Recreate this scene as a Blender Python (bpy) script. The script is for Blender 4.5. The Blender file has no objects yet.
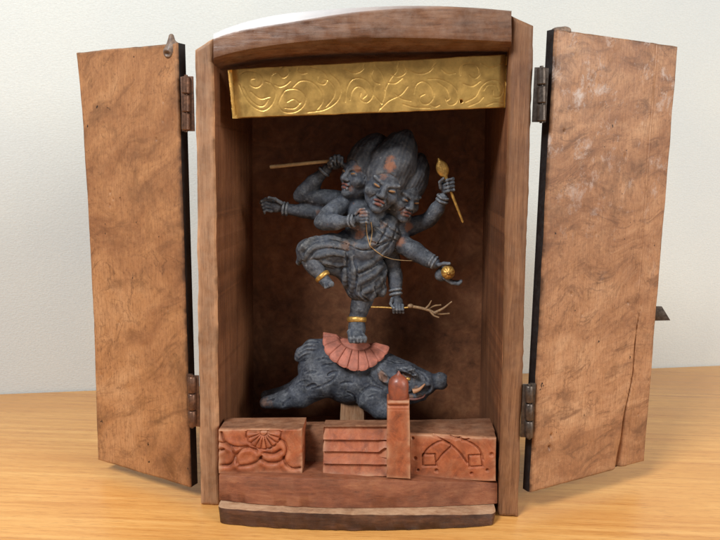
import bpy, bmesh, math, random
import numpy as np
from mathutils import Vector, Matrix, noise as mnoise

random.seed(7)
rng = np.random.default_rng(7)
SC = bpy.context.scene
COL = SC.collection
S = 0.01                                   # everything below is measured in centimetres

# ------------------------------------------------------------------ camera geometry (measured from the photo)
F = 667.1853
CAM = np.array([2.1387, -38.6473, 21.3583])
YAW, PITCH, ROLL = -0.0543, 0.1566, 0.0115
_cy, _sy = math.cos(YAW), math.sin(YAW)
_cp, _sp = math.cos(PITCH), math.sin(PITCH)
FWD = np.array([_sy * _cp, _cy * _cp, -_sp])
_r = np.array([_cy, -_sy, 0.0])
_u = np.cross(_r, FWD)
RGT = math.cos(ROLL) * _r + math.sin(ROLL) * _u
UPV = -math.sin(ROLL) * _r + math.cos(ROLL) * _u


def ray(px, py):
    return FWD + RGT * (px - 360) / F - UPV * (py - 270) / F


def U(px, py, y):
    d = ray(px, py)
    return CAM + d * (y - CAM[1]) / d[1]


def Uz(px, py, z):
    d = ray(px, py)
    return CAM + d * (z - CAM[2]) / d[2]


def PX(y):                                  # centimetres per photo pixel at depth y
    return (y - CAM[1]) / F


def srgb(r, g, b, k=1.0):
    def f(c):
        c /= 255.0
        return (c / 12.92 if c <= 0.04045 else ((c + 0.055) / 1.055) ** 2.4) * k
    return (f(r), f(g), f(b), 1.0)


# ------------------------------------------------------------------ objects
WORLD = {}


def tag(o, label=None, cat=None, group=None, kind=None):
    for k, v in (('label', label), ('category', cat), ('group', group), ('kind', kind)):
        if v:
            o[k] = v
    return o


def empty(name, loc, label, cat, group=None):
    o = bpy.data.objects.new(name, None)
    COL.objects.link(o)
    o.empty_display_size = 0.01
    o.location = Vector(loc) * S
    WORLD[o] = np.array(loc, float)
    return tag(o, label, cat, group)


def obj(name, verts, faces, mats, parent=None, fmat=None, sharp=40, attr=None, origin=None):
    V = np.asarray(verts, float)
    o0 = V.mean(0) if origin is None else np.array(origin, float)
    me = bpy.data.meshes.new(name)
    me.from_pydata(((V - o0) * S).tolist(), [], faces if isinstance(faces, list) else faces.tolist())
    me.validate()
    if not isinstance(mats, (list, tuple)):
        mats = [mats]
    for m in mats:
        me.materials.append(m)
    if fmat is not None and len(fmat) == len(me.polygons):
        me.polygons.foreach_set('material_index', np.asarray(fmat, np.int32))
    me.polygons.foreach_set('use_smooth', np.ones(len(me.polygons), bool))
    if sharp:
        me.set_sharp_from_angle(angle=math.radians(sharp))
    if attr is not None:
        a = me.attributes.new('wear_or_glare', 'FLOAT', 'POINT')  # rubbed places on most parts, painted glare on the roof rim
        a.data.foreach_set('value', np.asarray(attr, np.float32))
    me.update()
    o = bpy.data.objects.new(name, me)
    COL.objects.link(o)
    base = np.zeros(3)
    if parent is not None:
        o.parent = parent
        base = WORLD[parent]
    o.location = Vector((o0 - base)) * S
    WORLD[o] = o0
    return o


# ------------------------------------------------------------------ mesh builders (return verts, faces)
def join(parts):
    V, Fc, n = [], [], 0
    for v, f in parts:
        V.append(np.asarray(v, float))
        Fc += [tuple(int(i) + n for i in q) for q in f]
        n += len(v)
    return np.vstack(V), Fc


def hexa(c, bevel=0.06, cuts=6, jit=0.015, freq=0.6, seed=0.0):
    """8 corners: bottom FL FR BR BL, top FL FR BR BL; bevelled, subdivided and slightly worn."""
    bm = bmesh.new()
    vs = [bm.verts.new(p) for p in c]
    for q in ((3, 2, 1, 0), (4, 5, 6, 7), (0, 1, 5, 4), (1, 2, 6, 5), (2, 3, 7, 6), (3, 0, 4, 7)):
        bm.faces.new([vs[i] for i in q])
    bmesh.ops.recalc_face_normals(bm, faces=bm.faces)
    if bevel > 0:
        bmesh.ops.bevel(bm, geom=list(bm.edges), offset=bevel, segments=2, profile=0.6, affect='EDGES')
    if cuts:
        L = sorted(e.calc_length() for e in bm.edges)[-1]
        long_e = [e for e in bm.edges if e.calc_length() > L * 0.3]
        bmesh.ops.subdivide_edges(bm, edges=long_e, cuts=cuts, use_grid_fill=True)
    if jit:
        for v in bm.verts:
            p = v.co * freq + Vector((seed * 7.3, seed * 3.1, seed))
            v.co += mnoise.noise_vector(p) * jit + mnoise.noise_vector(p * 4) * jit * 0.4
    bm.verts.index_update()
    V = [tuple(v.co) for v in bm.verts]
    Fc = [tuple(v.index for v in f.verts) for f in bm.faces]
    bm.free()
    return np.array(V), Fc


def tube(pts, rad, n=8, cap=True):
    P = np.array(pts, float)
    rad = np.atleast_1d(np.asarray(rad, float))
    R = np.interp(np.linspace(0, 1, len(P)), np.linspace(0, 1, len(rad)), rad) if len(rad) > 1 else np.full(len(P), rad[0])
    T = np.gradient(P, axis=0)
    T /= np.linalg.norm(T, axis=1)[:, None] + 1e-9
    ref = np.array([0, 0, 1.0]) if abs(T[0][2]) < 0.9 else np.array([1.0, 0, 0])
    V = []
    for p, t, r in zip(P, T, R):
        a = np.cross(ref, t); a /= np.linalg.norm(a) + 1e-9
        b = np.cross(t, a)
        ref = b
        for k in range(n):
            an = 2 * math.pi * k / n
            V.append(p + r * (math.cos(an) * a + math.sin(an) * b))
    Fc = []
    for i in range(len(P) - 1):
        for k in range(n):
            k2 = (k + 1) % n
            Fc.append((i * n + k, i * n + k2, (i + 1) * n + k2, (i + 1) * n + k))
    if cap:
        Fc.append(tuple(reversed(range(n))))
        m = (len(P) - 1) * n
        Fc.append(tuple(m + k for k in range(n)))
    return np.array(V), Fc


def smooth_line(pts, n=24):
    P = np.array(pts, float)
    if len(P) == 2:
        t = np.linspace(0, 1, max(2, n // 4))[:, None]
        return P[0] * (1 - t) + P[1] * t
    Q = np.vstack([2 * P[0] - P[1], P, 2 * P[-1] - P[-2]])
    out = []
    m = max(3, n // (len(P) - 1))
    for i in range(1, len(Q) - 2):
        for t in np.linspace(0, 1, m, endpoint=False):
            a, b, c, d = Q[i - 1], Q[i], Q[i + 1], Q[i + 2]
            out.append(0.5 * (2 * b + (c - a) * t + (2 * a - 5 * b + 4 * c - d) * t * t + (3 * b - a - 3 * c + d) * t ** 3))
    out.append(P[-1])
    return np.array(out)


def ellip(c, r, n=16, m=10, rot=None):
    V, Fc = [], []
    for i in range(m + 1):
        th = math.pi * i / m
        for k in range(n):
            ph = 2 * math.pi * k / n
            V.append((r[0] * math.sin(th) * math.cos(ph), r[1] * math.sin(th) * math.sin(ph), r[2] * math.cos(th)))
    V = np.array(V)
    if rot is not None:
        V = V @ np.array(rot).T
    V += np.array(c)
    for i in range(m):
        for k in range(n):
            k2 = (k + 1) % n
            Fc.append((i * n + k, (i + 1) * n + k, (i + 1) * n + k2, i * n + k2))
    return V, Fc


def ring(c, axis, R, r, n=28, m=10, squash=1.0):
    """torus round an axis"""
    ax = np.array(axis, float); ax /= np.linalg.norm(ax)
    ref = np.array([0, 1.0, 0]) if abs(ax[1]) < 0.9 else np.array([1.0, 0, 0])
    a = np.cross(ref, ax); a /= np.linalg.norm(a)
    b = np.cross(ax, a)
    V, Fc = [], []
    for i in range(n):
        t = 2 * math.pi * i / n
        e = math.cos(t) * a + math.sin(t) * b
        for k in range(m):
            s = 2 * math.pi * k / m
            V.append(np.array(c) + e * (R + r * math.cos(s)) + ax * r * squash * math.sin(s))
    for i in range(n):
        for k in range(m):
            i2, k2 = (i + 1) % n, (k + 1) % m
            Fc.append((i * m + k, i2 * m + k, i2 * m + k2, i * m + k2))
    return np.array(V), Fc


def pl_dist(X, Y, poly, sx=1.0, sy=1.0):
    """distance of grid points to a polyline (all in the same units)"""
    D = np.full(X.shape, 1e9)
    P = [(a * sx, b * sy) for a, b in poly]
    for (x0, y0), (x1, y1) in zip(P[:-1], P[1:]):
        dx, dy = x1 - x0, y1 - y0
        L = dx * dx + dy * dy + 1e-12
        t = np.clip(((X - x0) * dx + (Y - y0) * dy) / L, 0, 1)
        D = np.minimum(D, np.hypot(X - x0 - t * dx, Y - y0 - t * dy))
    return D


def vnoise(X, Y, f, seed=0):
    """cheap 2-D value noise on arrays, -1..1"""
    r = np.random.default_rng(seed)
    T = r.random((64, 64)) * 2 - 1
    x, y = X * f + 13.7, Y * f + 5.3
    i, j = np.floor(x).astype(int), np.floor(y).astype(int)
    u, v = x - i, y - j
    u = u * u * (3 - 2 * u); v = v * v * (3 - 2 * v)
    g = lambda a, b: T[(i + a) % 64, (j + b) % 64]
    return (g(0, 0) * (1 - u) + g(1, 0) * u) * (1 - v) + (g(0, 1) * (1 - u) + g(1, 1) * u) * v


EDGE = [None]


def panel(TL, TR, BR, BL, thick, nx, ny, hf=None, rnd=0.08, wob=0.0, seed=1, bow=0.0):
    """board whose visible face is a carved grid; the other faces are plain. Returns verts, faces, material ids."""
    TL, TR, BR, BL = [np.array(p, float) for p in (TL, TR, BR, BL)]
    w = (np.linalg.norm(TR - TL) + np.linalg.norm(BR - BL)) / 2
    h = (np.linalg.norm(BL - TL) + np.linalg.norm(BR - TR)) / 2
    n = np.cross(TR - TL, TL - BL); n /= np.linalg.norm(n)
    if n @ (CAM - TL) < 0:
        n = -n

    def spaced(k, L):
        e = np.linspace(0, 1, k)
        r = min(rnd * 1.3 / L, 0.2)
        extra = np.array([r * .12, r * .35, r * .7])
        return np.unique(np.concatenate([e, extra, 1 - extra]))
    us, vs = spaced(nx, w), spaced(ny, h)
    nx, ny = len(us), len(vs)
    uu, vv = np.meshgrid(us, vs)
    X, Y = uu * w, vv * h
    H = hf(X, Y, uu, vv) if hf else np.zeros_like(X)
    if rnd:
        e = np.minimum(np.minimum(X, w - X), np.minimum(Y, h - Y))
        q = np.clip(1 - e / rnd, 0, 1)
        H = H - rnd * (1 - np.sqrt(np.clip(1 - q * q, 0, 1)))
    P = ((1 - uu) * (1 - vv))[..., None] * TL + (uu * (1 - vv))[..., None] * TR + (uu * vv)[..., None] * BR + ((1 - uu) * vv)[..., None] * BL
    if bow:
        P = P + (bow * 4 * vv ** .8 * (1 - vv) * (1 - uu))[..., None] * (TR - TL) / np.linalg.norm(TR - TL)
    P0 = P
    if wob:
        ex = (TR - TL) / np.linalg.norm(TR - TL); ey = (TL - BL) / np.linalg.norm(TL - BL)
        sx = vnoise(Y + uu.round() * 31, 0 * Y, 0.55, seed) + .5 * vnoise(Y + uu.round() * 31, 0 * Y, 2.3, seed + 4)
        sy = vnoise(X + vv.round() * 31, 0 * X, 0.55, seed + 1) + .5 * vnoise(X + vv.round() * 31, 0 * X, 2.3, seed + 5)
        P = P + (sx * np.abs(2 * uu - 1) ** 6 * wob)[..., None] * ex + (sy * np.abs(2 * vv - 1) ** 6 * wob)[..., None] * ey
    ed = np.minimum(np.minimum(X, w - X), np.minimum(Y, h - Y))
    wn = vnoise(X, Y, .8, seed + 30) + .7 * vnoise(X, Y, 2.6, seed + 31) + .4 * vnoise(X, Y, 7, seed + 32)
    we = np.clip(np.exp(-ed / .13) * (.75 + .8 * wn), 0, 1)
    t = np.array(thick, float)
    front = P + H[..., None] * n
    V = [front.reshape(-1, 3)]
    border = [(0, i) for i in range(nx)] + [(j, nx - 1) for j in range(1, ny)] + \
             [(ny - 1, i) for i in range(nx - 2, -1, -1)] + [(j, 0) for j in range(ny - 2, 0, -1)]
    k0 = min(.35 / np.linalg.norm(t), .5)
    back = np.array([P0[j, i] + t * k0 for j, i in border] + [P0[j, i] + t for j, i in border])
    V.append(back)
    V = np.vstack(V)
    EDGE[0] = np.concatenate([we.reshape(-1), np.zeros(len(back))])
    Fc, M = [], []
    I = np.arange(nx * ny).reshape(ny, nx)
    q = np.stack([I[:-1, :-1], I[1:, :-1], I[1:, 1:], I[:-1, 1:]], -1).reshape(-1, 4)
    Fc += [tuple(a) for a in q.tolist()]; M += [0] * len(q)
    b0 = nx * ny
    nb = len(border)
    for k in range(nb):
        k2 = (k + 1) % nb
        a = I[border[k]]; b = I[border[k2]]
        Fc.append((int(a), int(b), b0 + k2, b0 + k)); M.append(1)
        Fc.append((b0 + k, b0 + k2, b0 + nb + k2, b0 + nb + k)); M.append(1)
    Fc.append(tuple(b0 + nb + k for k in range(nb))); M.append(1)
    if np.dot(np.cross(V[q[0][1]] - V[q[0][0]], V[q[0][3]] - V[q[0][0]]), n) < 0:
        Fc = [tuple(reversed(f)) for f in Fc]
    return V, Fc, M


# ------------------------------------------------------------------ carving with distance fields
class Vol:
    def __init__(self, lo, hi, vs):
        self.lo = np.array(lo, float); self.vs = vs
        self.n = np.ceil((np.array(hi) - self.lo) / vs).astype(int) + 1
        self.D = np.full(self.n, 1.0, np.float32)

    def box(self, lo, hi, pad):
        a = np.clip(np.floor((np.array(lo) - pad - self.lo) / self.vs).astype(int), 0, self.n - 1)
        b = np.clip(np.ceil((np.array(hi) + pad - self.lo) / self.vs).astype(int) + 1, 1, self.n)
        sl = tuple(slice(i, j) for i, j in zip(a, b))
        g = [(self.lo[k] + np.arange(a[k], b[k]) * self.vs).astype(np.float32) for k in range(3)]
        return sl, g[0][:, None, None], g[1][None, :, None], g[2][None, None, :]

    def put(self, sl, d, k, mode):
        A = self.D[sl]
        if mode == 'sub':
            d = -d
            h = np.maximum(k - np.abs(A - d), 0) / max(k, 1e-6)
            self.D[sl] = np.maximum(A, d) + h * h * k * .25
        else:
            h = np.maximum(k - np.abs(A - d), 0) / max(k, 1e-6)
            self.D[sl] = np.minimum(A, d) - h * h * k * .25

    def cap(self, a, b, ra, rb, k=0.15, mode='add', mod=None):
        a, b = np.array(a, float), np.array(b, float)
        R = max(ra, rb)
        sl, X, Y, Z = self.box(np.minimum(a, b) - R, np.maximum(a, b) + R, k + 0.25)
        ab = b - a; L = ab @ ab + 1e-12
        t = np.clip(((X - a[0]) * ab[0] + (Y - a[1]) * ab[1] + (Z - a[2]) * ab[2]) / L, 0, 1)
        d = np.sqrt((X - a[0] - t * ab[0]) ** 2 + (Y - a[1] - t * ab[1]) ** 2 + (Z - a[2] - t * ab[2]) ** 2) - (ra + (rb - ra) * t)
        if mod is not None:
            d = d + mod(X, Y, Z, t)
        self.put(sl, d.astype(np.float32), k, mode)

    def chain(self, pts, k=0.15, mode='add', mod=None):
        for (a, ra), (b, rb) in zip(pts[:-1], pts[1:]):
            self.cap(a, b, ra, rb, k, mode, mod)

    def ell(self, c, r, k=0.15, mode='add', R=None, mod=None):
        c = np.array(c, float); r = np.array(r, float)
        m = r.max()
        sl, X, Y, Z = self.box(c - m, c + m, k + 0.25)
        x, y, z = X - c[0], Y - c[1], Z - c[2]
        if R is not None:                        # columns of R are the local axes
            x, y, z = (x * R[0, i] + y * R[1, i] + z * R[2, i] for i in range(3))
        k0 = np.sqrt((x / r[0]) ** 2 + (y / r[1]) ** 2 + (z / r[2]) ** 2)
        k1 = np.sqrt((x / r[0] ** 2) ** 2 + (y / r[1] ** 2) ** 2 + (z / r[2] ** 2) ** 2) + 1e-6
        d = k0 * (k0 - 1) / k1
        if mod is not None:
            d = d + mod(x, y, z)
        self.put(sl, d.astype(np.float32), k, mode)

    def hit(self, px, py, y0=-1.0, y1=9.5):
        """first point of the carved surface on the line of sight through a photo pixel"""
        ys = np.arange(y0, y1, self.vs * .5)
        P = np.array([U(px, py, y) for y in ys])
        I = np.round((P - self.lo) / self.vs).astype(int)
        ok = np.all((I >= 0) & (I < self.n), axis=1)
        for p, i, o in zip(P, I, ok):
            if o and self.D[i[0], i[1], i[2]] < 0:
                return p
        return None

    def rough(self, amps, seed=0):
        m = np.argwhere(np.abs(self.D) < .2)
        p = m * self.vs + self.lo
        out = np.zeros(len(m))
        for k, (a, f) in enumerate(amps):
            T = np.random.default_rng(seed + k).random((32, 32, 32)) * 2 - 1
            q = p * f + 100.3
            i = np.floor(q).astype(int); t = q - i; t = t * t * (3 - 2 * t)
            acc = 0
            for c in range(8):
                o = np.array([c & 1, c >> 1 & 1, c >> 2 & 1])
                j = (i + o) % 32
                wgt = np.prod(np.where(o, t, 1 - t), axis=1)
                acc = acc + wgt * T[j[:, 0], j[:, 1], j[:, 2]]
            out += a * acc
        self.D[tuple(m.T)] += out.astype(np.float32)

    def mesh(self, smooth=1):
        D = self.D
        s = D < 0
        n = np.array(D.shape) - 1
        cnt = np.zeros(n, np.int8)
        corners = [(i, j, k) for i in (0, 1) for j in (0, 1) for k in (0, 1)]
        for c in corners:
            cnt += s[c[0]:c[0] + n[0], c[1]:c[1] + n[1], c[2]:c[2] + n[2]]
        act = np.argwhere((cnt > 0) & (cnt < 8))
        idx = np.full(n, -1, np.int32)
        idx[tuple(act.T)] = np.arange(len(act))
        acc = np.zeros((len(act), 3)); w = np.zeros(len(act))
        for a in corners:
            for ax in range(3):
                if a[ax]:
                    continue
                b = list(a); b[ax] = 1
                va = D[act[:, 0] + a[0], act[:, 1] + a[1], act[:, 2] + a[2]]
                vb = D[act[:, 0] + b[0], act[:, 1] + b[1], act[:, 2] + b[2]]
                m = (va < 0) != (vb < 0)
                t = np.where(m, va / np.where(m, va - vb, 1), 0)
                p = np.tile(np.array(a, float), (len(act), 1)); p[:, ax] = t
                acc[m] += p[m]; w[m] += 1
        V = act + acc / np.maximum(w, 1)[:, None]
        Fs = []
        for ax in range(3):
            o1, o2 = [(1, 2), (2, 0), (0, 1)][ax]
            sl0 = [slice(None)] * 3; sl1 = [slice(None)] * 3
            sl0[ax] = slice(0, -1); sl1[ax] = slice(1, None)
            A, B = s[tuple(sl0)], s[tuple(sl1)]
            e = np.argwhere(A != B)
            ok = (e[:, o1] > 0) & (e[:, o2] > 0) & (e[:, o1] < n[o1]) & (e[:, o2] < n[o2])
            e = e[ok]
            ins = A[tuple(e.T)]
            d1 = np.zeros(3, int); d1[o1] = 1
            d2 = np.zeros(3, int); d2[o2] = 1
            q = np.stack([idx[tuple((e - d1 - d2).T)], idx[tuple((e - d2).T)], idx[tuple(e.T)], idx[tuple((e - d1).T)]], 1)
            q[~ins] = q[~ins][:, ::-1]
            Fs.append(q)
        Fq = np.vstack(Fs)
        Fq = Fq[(Fq >= 0).all(1)]
        V = V * self.vs + self.lo
        E = np.vstack([Fq[:, [0, 1]], Fq[:, [1, 2]], Fq[:, [2, 3]], Fq[:, [3, 0]]])
        for it in range(smooth):
            sm = np.zeros_like(V); c = np.zeros(len(V))
            for i in range(3):
                sm[:, i] = np.bincount(E[:, 0], V[E[:, 1], i], len(V)) + np.bincount(E[:, 1], V[E[:, 0], i], len(V))
            c = np.bincount(E[:, 0], minlength=len(V)) + np.bincount(E[:, 1], minlength=len(V))
            V = V * .45 + .55 * sm / np.maximum(c, 1)[:, None]
        return V, Fq


# ------------------------------------------------------------------ materials
class NT:
    def __init__(self, name):
        self.m = bpy.data.materials.new(name)
        self.m.use_nodes = True
        self.t = self.m.node_tree
        self.b = self.t.nodes['Principled BSDF']
        tc = self.t.nodes.new('ShaderNodeTexCoord')
        self.co = self.mapping(tc.outputs['Object'], (100, 100, 100))      # centimetres

    def node(self, kind, **kw):
        n = self.t.nodes.new(kind)
        for k, v in kw.items():
            setattr(n, k, v)
        return n

    def link(self, a, b):
        self.t.links.new(a, b)

    def mapping(self, src, scale, rot=(0, 0, 0), loc=(0, 0, 0)):
        n = self.node('ShaderNodeMapping')
        n.inputs['Scale'].default_value = scale
        n.inputs['Rotation'].default_value = rot
        n.inputs['Location'].default_value = loc
        self.link(src, n.inputs['Vector'])
        return n.outputs[0]

    def noise(self, scale, detail=4, rough=.55, dist=0.0, co=None, w=None):
        n = self.node('ShaderNodeTexNoise')
        self.link(co or self.co, n.inputs['Vector'])
        n.inputs['Scale'].default_value = scale
        n.inputs['Detail'].default_value = detail
        n.inputs['Roughness'].default_value = rough
        n.inputs['Distortion'].default_value = dist
        return n.outputs[0]

    def ramp(self, src, stops, interp='LINEAR'):
        n = self.node('ShaderNodeValToRGB')
        r = n.color_ramp
        r.interpolation = interp
        while len(r.elements) < len(stops):
            r.elements.new(0.5)
        for e, (p, c) in zip(r.elements, stops):
            e.position = p
            e.color = c if isinstance(c, tuple) else (c, c, c, 1)
        self.link(src, n.inputs[0])
        return n.outputs[0]

    def mix(self, fac, a, b, mode='MIX'):
        n = self.node('ShaderNodeMix', data_type='RGBA', blend_type=mode)
        for s, i in ((fac, 0), (a, 6), (b, 7)):
            if isinstance(s, (int, float)):
                n.inputs[i].default_value = s
            elif isinstance(s, tuple):
                n.inputs[i].default_value = s
            else:
                self.link(s, n.inputs[i])
        return n.outputs[2]

    def math(self, op, a, b=0.0, clamp=False):
        n = self.node('ShaderNodeMath', operation=op, use_clamp=clamp)
        for s, i in ((a, 0), (b, 1)):
            if isinstance(s, (int, float)):
                n.inputs[i].default_value = s
            else:
                self.link(s, n.inputs[i])
        return n.outputs[0]

    def bump(self, h, strength=.3, dist=.0004, prev=None):
        n = self.node('ShaderNodeBump')
        n.inputs['Strength'].default_value = strength
        n.inputs['Distance'].default_value = dist
        self.link(h, n.inputs['Height'])
        if prev is not None:
            self.link(prev, n.inputs['Normal'])
        self.link(n.outputs[0], self.b.inputs['Normal'])
        return n.outputs[0]

    def set(self, **kw):
        for k, v in kw.items():
            s = self.b.inputs[k.replace('_', ' ')]
            if hasattr(v, 'links') or hasattr(v, 'is_linked'):
                self.link(v, s)
            else:
                s.default_value = v
        return self


def wood(name, dark, mid, light, grain=(1, 1, .12), scale=1.6, rough=.55, pores=.5, dust=None, dust_amt=.0, bump=.25, spec=.4, blotch=.5, edge=None):
    n = NT(name)
    g = n.mapping(n.co, grain)
    warp = n.noise(.35, 3, .5)
    big = n.noise(.28, 4, .6, 1.2)
    fine = n.noise(scale * 5, 6, .65, .4, co=g)
    mid_n = n.noise(scale, 5, .6, 1.0, co=g)
    f = n.math('ADD', n.math('MULTIPLY', mid_n, .55), n.math('MULTIPLY', fine, .45))
    col = n.ramp(f, [(.32, dark), (.5, mid), (.68, light)])
    col = n.mix(n.ramp(big, [(.4, 0.0), (.68, blotch)]), col, dark)
    por = n.noise(7, 3, .7, co=n.mapping(n.co, (grain[0] * 2.2, grain[1] * 2.2, max(grain[2], .1) * 1.5)))
    pm = n.ramp(por, [(.62, 0.0), (.72, pores)])
    col = n.mix(pm, col, tuple(c * .35 for c in dark[:3]) + (1,))
    if dust:
        dn = n.noise(1.1, 6, .7)
        dm = n.ramp(dn, [(.5 - dust_amt * .3, 0.0), (.75, dust_amt)])
        col = n.mix(dm, col, dust)
    at = n.node('ShaderNodeAttribute', attribute_name='wear_or_glare')
    col = n.mix(n.math('MULTIPLY', at.outputs['Fac'], .75), col, edge or tuple(min(1, c * 1.7) for c in light[:3]) + (1,))
    ro = n.ramp(n.noise(2.3, 4, .6), [(.3, rough - .1), (.7, min(1, rough + .15))])
    n.set(Base_Color=col, Roughness=ro, Specular_IOR_Level=spec)
    hb = n.math('SUBTRACT', n.math('ADD', fine, n.math('MULTIPLY', mid_n, 1.5)), n.math('MULTIPLY', pm, .8))
    n.bump(hb, bump, .0006)
    return n


def burl(name, dark, mid, light, pale, scuff=0.0, rough=.5, rot=.5, ripple_amt=.3):
    n = NT(name)
    base = n.mapping(n.co, (1, 1, 1), (0, rot, 0))
    wv = n.node('ShaderNodeTexNoise'); n.link(base, wv.inputs['Vector'])
    wv.inputs['Scale'].default_value = .16; wv.inputs['Detail'].default_value = 2
    add = n.node('ShaderNodeVectorMath', operation='MULTIPLY_ADD')
    n.link(wv.outputs['Color'], add.inputs[0]); add.inputs[1].default_value = (5, 5, 5); n.link(base, add.inputs[2])
    warped = n.mapping(add.outputs[0], (.3, .5, .8))
    fig = n.noise(.36, 10, .66, .5, co=warped)
    soft = n.noise(.16, 4, .55, .4)
    f = n.math('ADD', n.math('MULTIPLY', fig, .6), n.math('MULTIPLY', soft, .4))
    col = n.ramp(f, [(.33, dark), (.43, mid), (.54, light), (.67, pale)])
    streak = n.noise(.9, 12, .72, .5, co=n.mapping(add.outputs[0], (.22, .5, 1.2)))
    col = n.mix(n.ramp(streak, [(.36, ripple_amt * 1.9), (.48, 0.0)]), col, dark)
    col = n.mix(n.ramp(streak, [(.53, 0.0), (.68, ripple_amt)]), col, pale)
    fib = n.noise(11, 5, .75, .2, co=n.mapping(n.co, (1, 1, .1)))
    col = n.mix(n.ramp(fib, [(.4, .4), (.55, 0.0)]), col, tuple(c * .55 for c in mid[:3]) + (1,))
    speck = n.noise(4.2, 9, .85, .3)
    col = n.mix(n.ramp(speck, [(.36, .7), (.47, 0.0)]), col, dark)
    col = n.mix(n.ramp(speck, [(.54, 0.0), (.66, .35)]), col, pale)
    curl = n.noise(.3, 8, .6, 1.3, co=warped)
    thin = n.math('ABSOLUTE', n.math('SUBTRACT', curl, .5))
    brk = n.ramp(n.noise(.5, 4, .6), [(.45, 0.0), (.6, .55)])
    col = n.mix(n.math('MULTIPLY', n.ramp(thin, [(.0, 1.0), (.012, 0.0)]), brk), col, tuple(c * .6 for c in dark[:3]) + (1,))
    at = n.node('ShaderNodeAttribute', attribute_name='wear_or_glare')
    col = n.mix(n.math('MULTIPLY', at.outputs['Fac'], .8), col, tuple(c * .35 for c in dark[:3]) + (1,))
    grime = n.noise(.2, 8, .7, .4, co=n.mapping(n.co, (1, 1, 1), loc=(3.1, 0, 7.7)))
    col = n.mix(n.ramp(grime, [(.53, 0.0), (.66, .5)]), col, tuple(c * .6 for c in dark[:3]) + (1,))
    pits = n.noise(2.6, 2, .5, co=n.mapping(n.co, (1, 1, .7)))
    pitm = n.ramp(pits, [(.745, 0.0), (.765, 1.0)])
    col = n.mix(pitm, col, tuple(c * .18 for c in dark[:3]) + (1,))
    if scuff:
        sc = n.noise(.55, 10, .78, .3, co=n.mapping(n.co, (1.2, 1, 1.0)))
        sep = n.node('ShaderNodeSeparateXYZ'); n.link(n.co, sep.inputs[0])
        hi = n.math('MULTIPLY_ADD', sep.outputs['Z'], .08)
        hi.node.inputs[2].default_value = .25
        hi.node.use_clamp = True
        scm = n.math('MULTIPLY', n.ramp(sc, [(.54, 0.0), (.68, scuff)]), hi)
        col = n.mix(scm, col, srgb(196, 180, 170))
    ro = n.ramp(n.noise(1.2, 6, .7), [(.3, rough - .14), (.7, rough + .15)])
    n.set(Base_Color=col, Roughness=ro, Specular_IOR_Level=.45)
    h = n.math('SUBTRACT', n.math('ADD', n.math('MULTIPLY', speck, .6), n.math('MULTIPLY', fib, .5)), n.math('MULTIPLY', pitm, 1.5))
    n.bump(h, .09, .0005)
    return n


def plain(name, col, rough=.5, metal=0.0, var=.35, scale=3.0, dark=None, bump=.15, rrange=.15):
    n = NT(name)
    d = dark or tuple(c * .45 for c in col[:3]) + (1,)
    nz = n.noise(scale, 6, .65, .3)
    c = n.mix(n.ramp(nz, [(.38, var), (.62, 0.0)]), col, d)
    n.set(Base_Color=c, Metallic=metal, Roughness=n.ramp(n.noise(scale * 1.7, 4), [(.3, max(.05, rough - rrange)), (.7, min(1, rough + rrange))]))
    if bump:
        n.bump(n.noise(scale * 4, 5, .7), bump, .0005)
    return n


def statue_mat(name, dark, mid, dust, rust, dust_amt=.7):
    n = NT(name)
    nz = n.noise(.9, 7, .68, .5)
    col = n.ramp(nz, [(.34, dark), (.6, mid)])
    fine = n.noise(6, 7, .75, .3)
    geo = n.node('ShaderNodeNewGeometry')
    pt = n.ramp(geo.outputs['Pointiness'], [(.49, 0.0), (.55, 1.0)])
    rub = n.math('ADD', n.math('MULTIPLY', pt, .75), n.math('MULTIPLY', n.ramp(n.noise(1.6, 5, .7), [(.45, 0.0), (.65, 1.0)]), .35))
    dm = n.math('MULTIPLY', rub, n.ramp(fine, [(.38, .1), (.6, dust_amt)]), True)
    col = n.mix(dm, col, dust)
    at = n.node('ShaderNodeAttribute', attribute_name='wear_or_glare')
    wn = n.noise(3.0, 7, .75, .6)
    wm = n.ramp(n.math('ADD', at.outputs['Fac'], n.math('MULTIPLY', n.math('SUBTRACT', wn, .5), 1.7)), [(.42, 0.0), (.85, .8)])
    wm = n.math('MULTIPLY', wm, n.math('MULTIPLY', at.outputs['Fac'], 2.5, True), True)
    spots = n.ramp(n.noise(2.6, 7, .8, .5), [(.64, 0.0), (.72, .4)])
    col = n.mix(n.math('MAXIMUM', wm, spots), col, rust)
    n.set(Base_Color=col, Roughness=n.ramp(fine, [(.3, .5), (.7, .8)]), Specular_IOR_Level=.3)
    vo = n.node('ShaderNodeTexVoronoi', feature='SMOOTH_F1')
    n.link(n.mapping(n.co, (1, 1, .55), (.2, .3, .4)), vo.inputs['Vector'])
    vo.inputs['Scale'].default_value = 3.2
    chis = n.bump(vo.outputs['Distance'], .22, .0014)
    n.bump(n.math('ADD', n.math('MULTIPLY', fine, 1.2), n.noise(16, 4, .7)), .28, .0005, chis)
    return n


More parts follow.
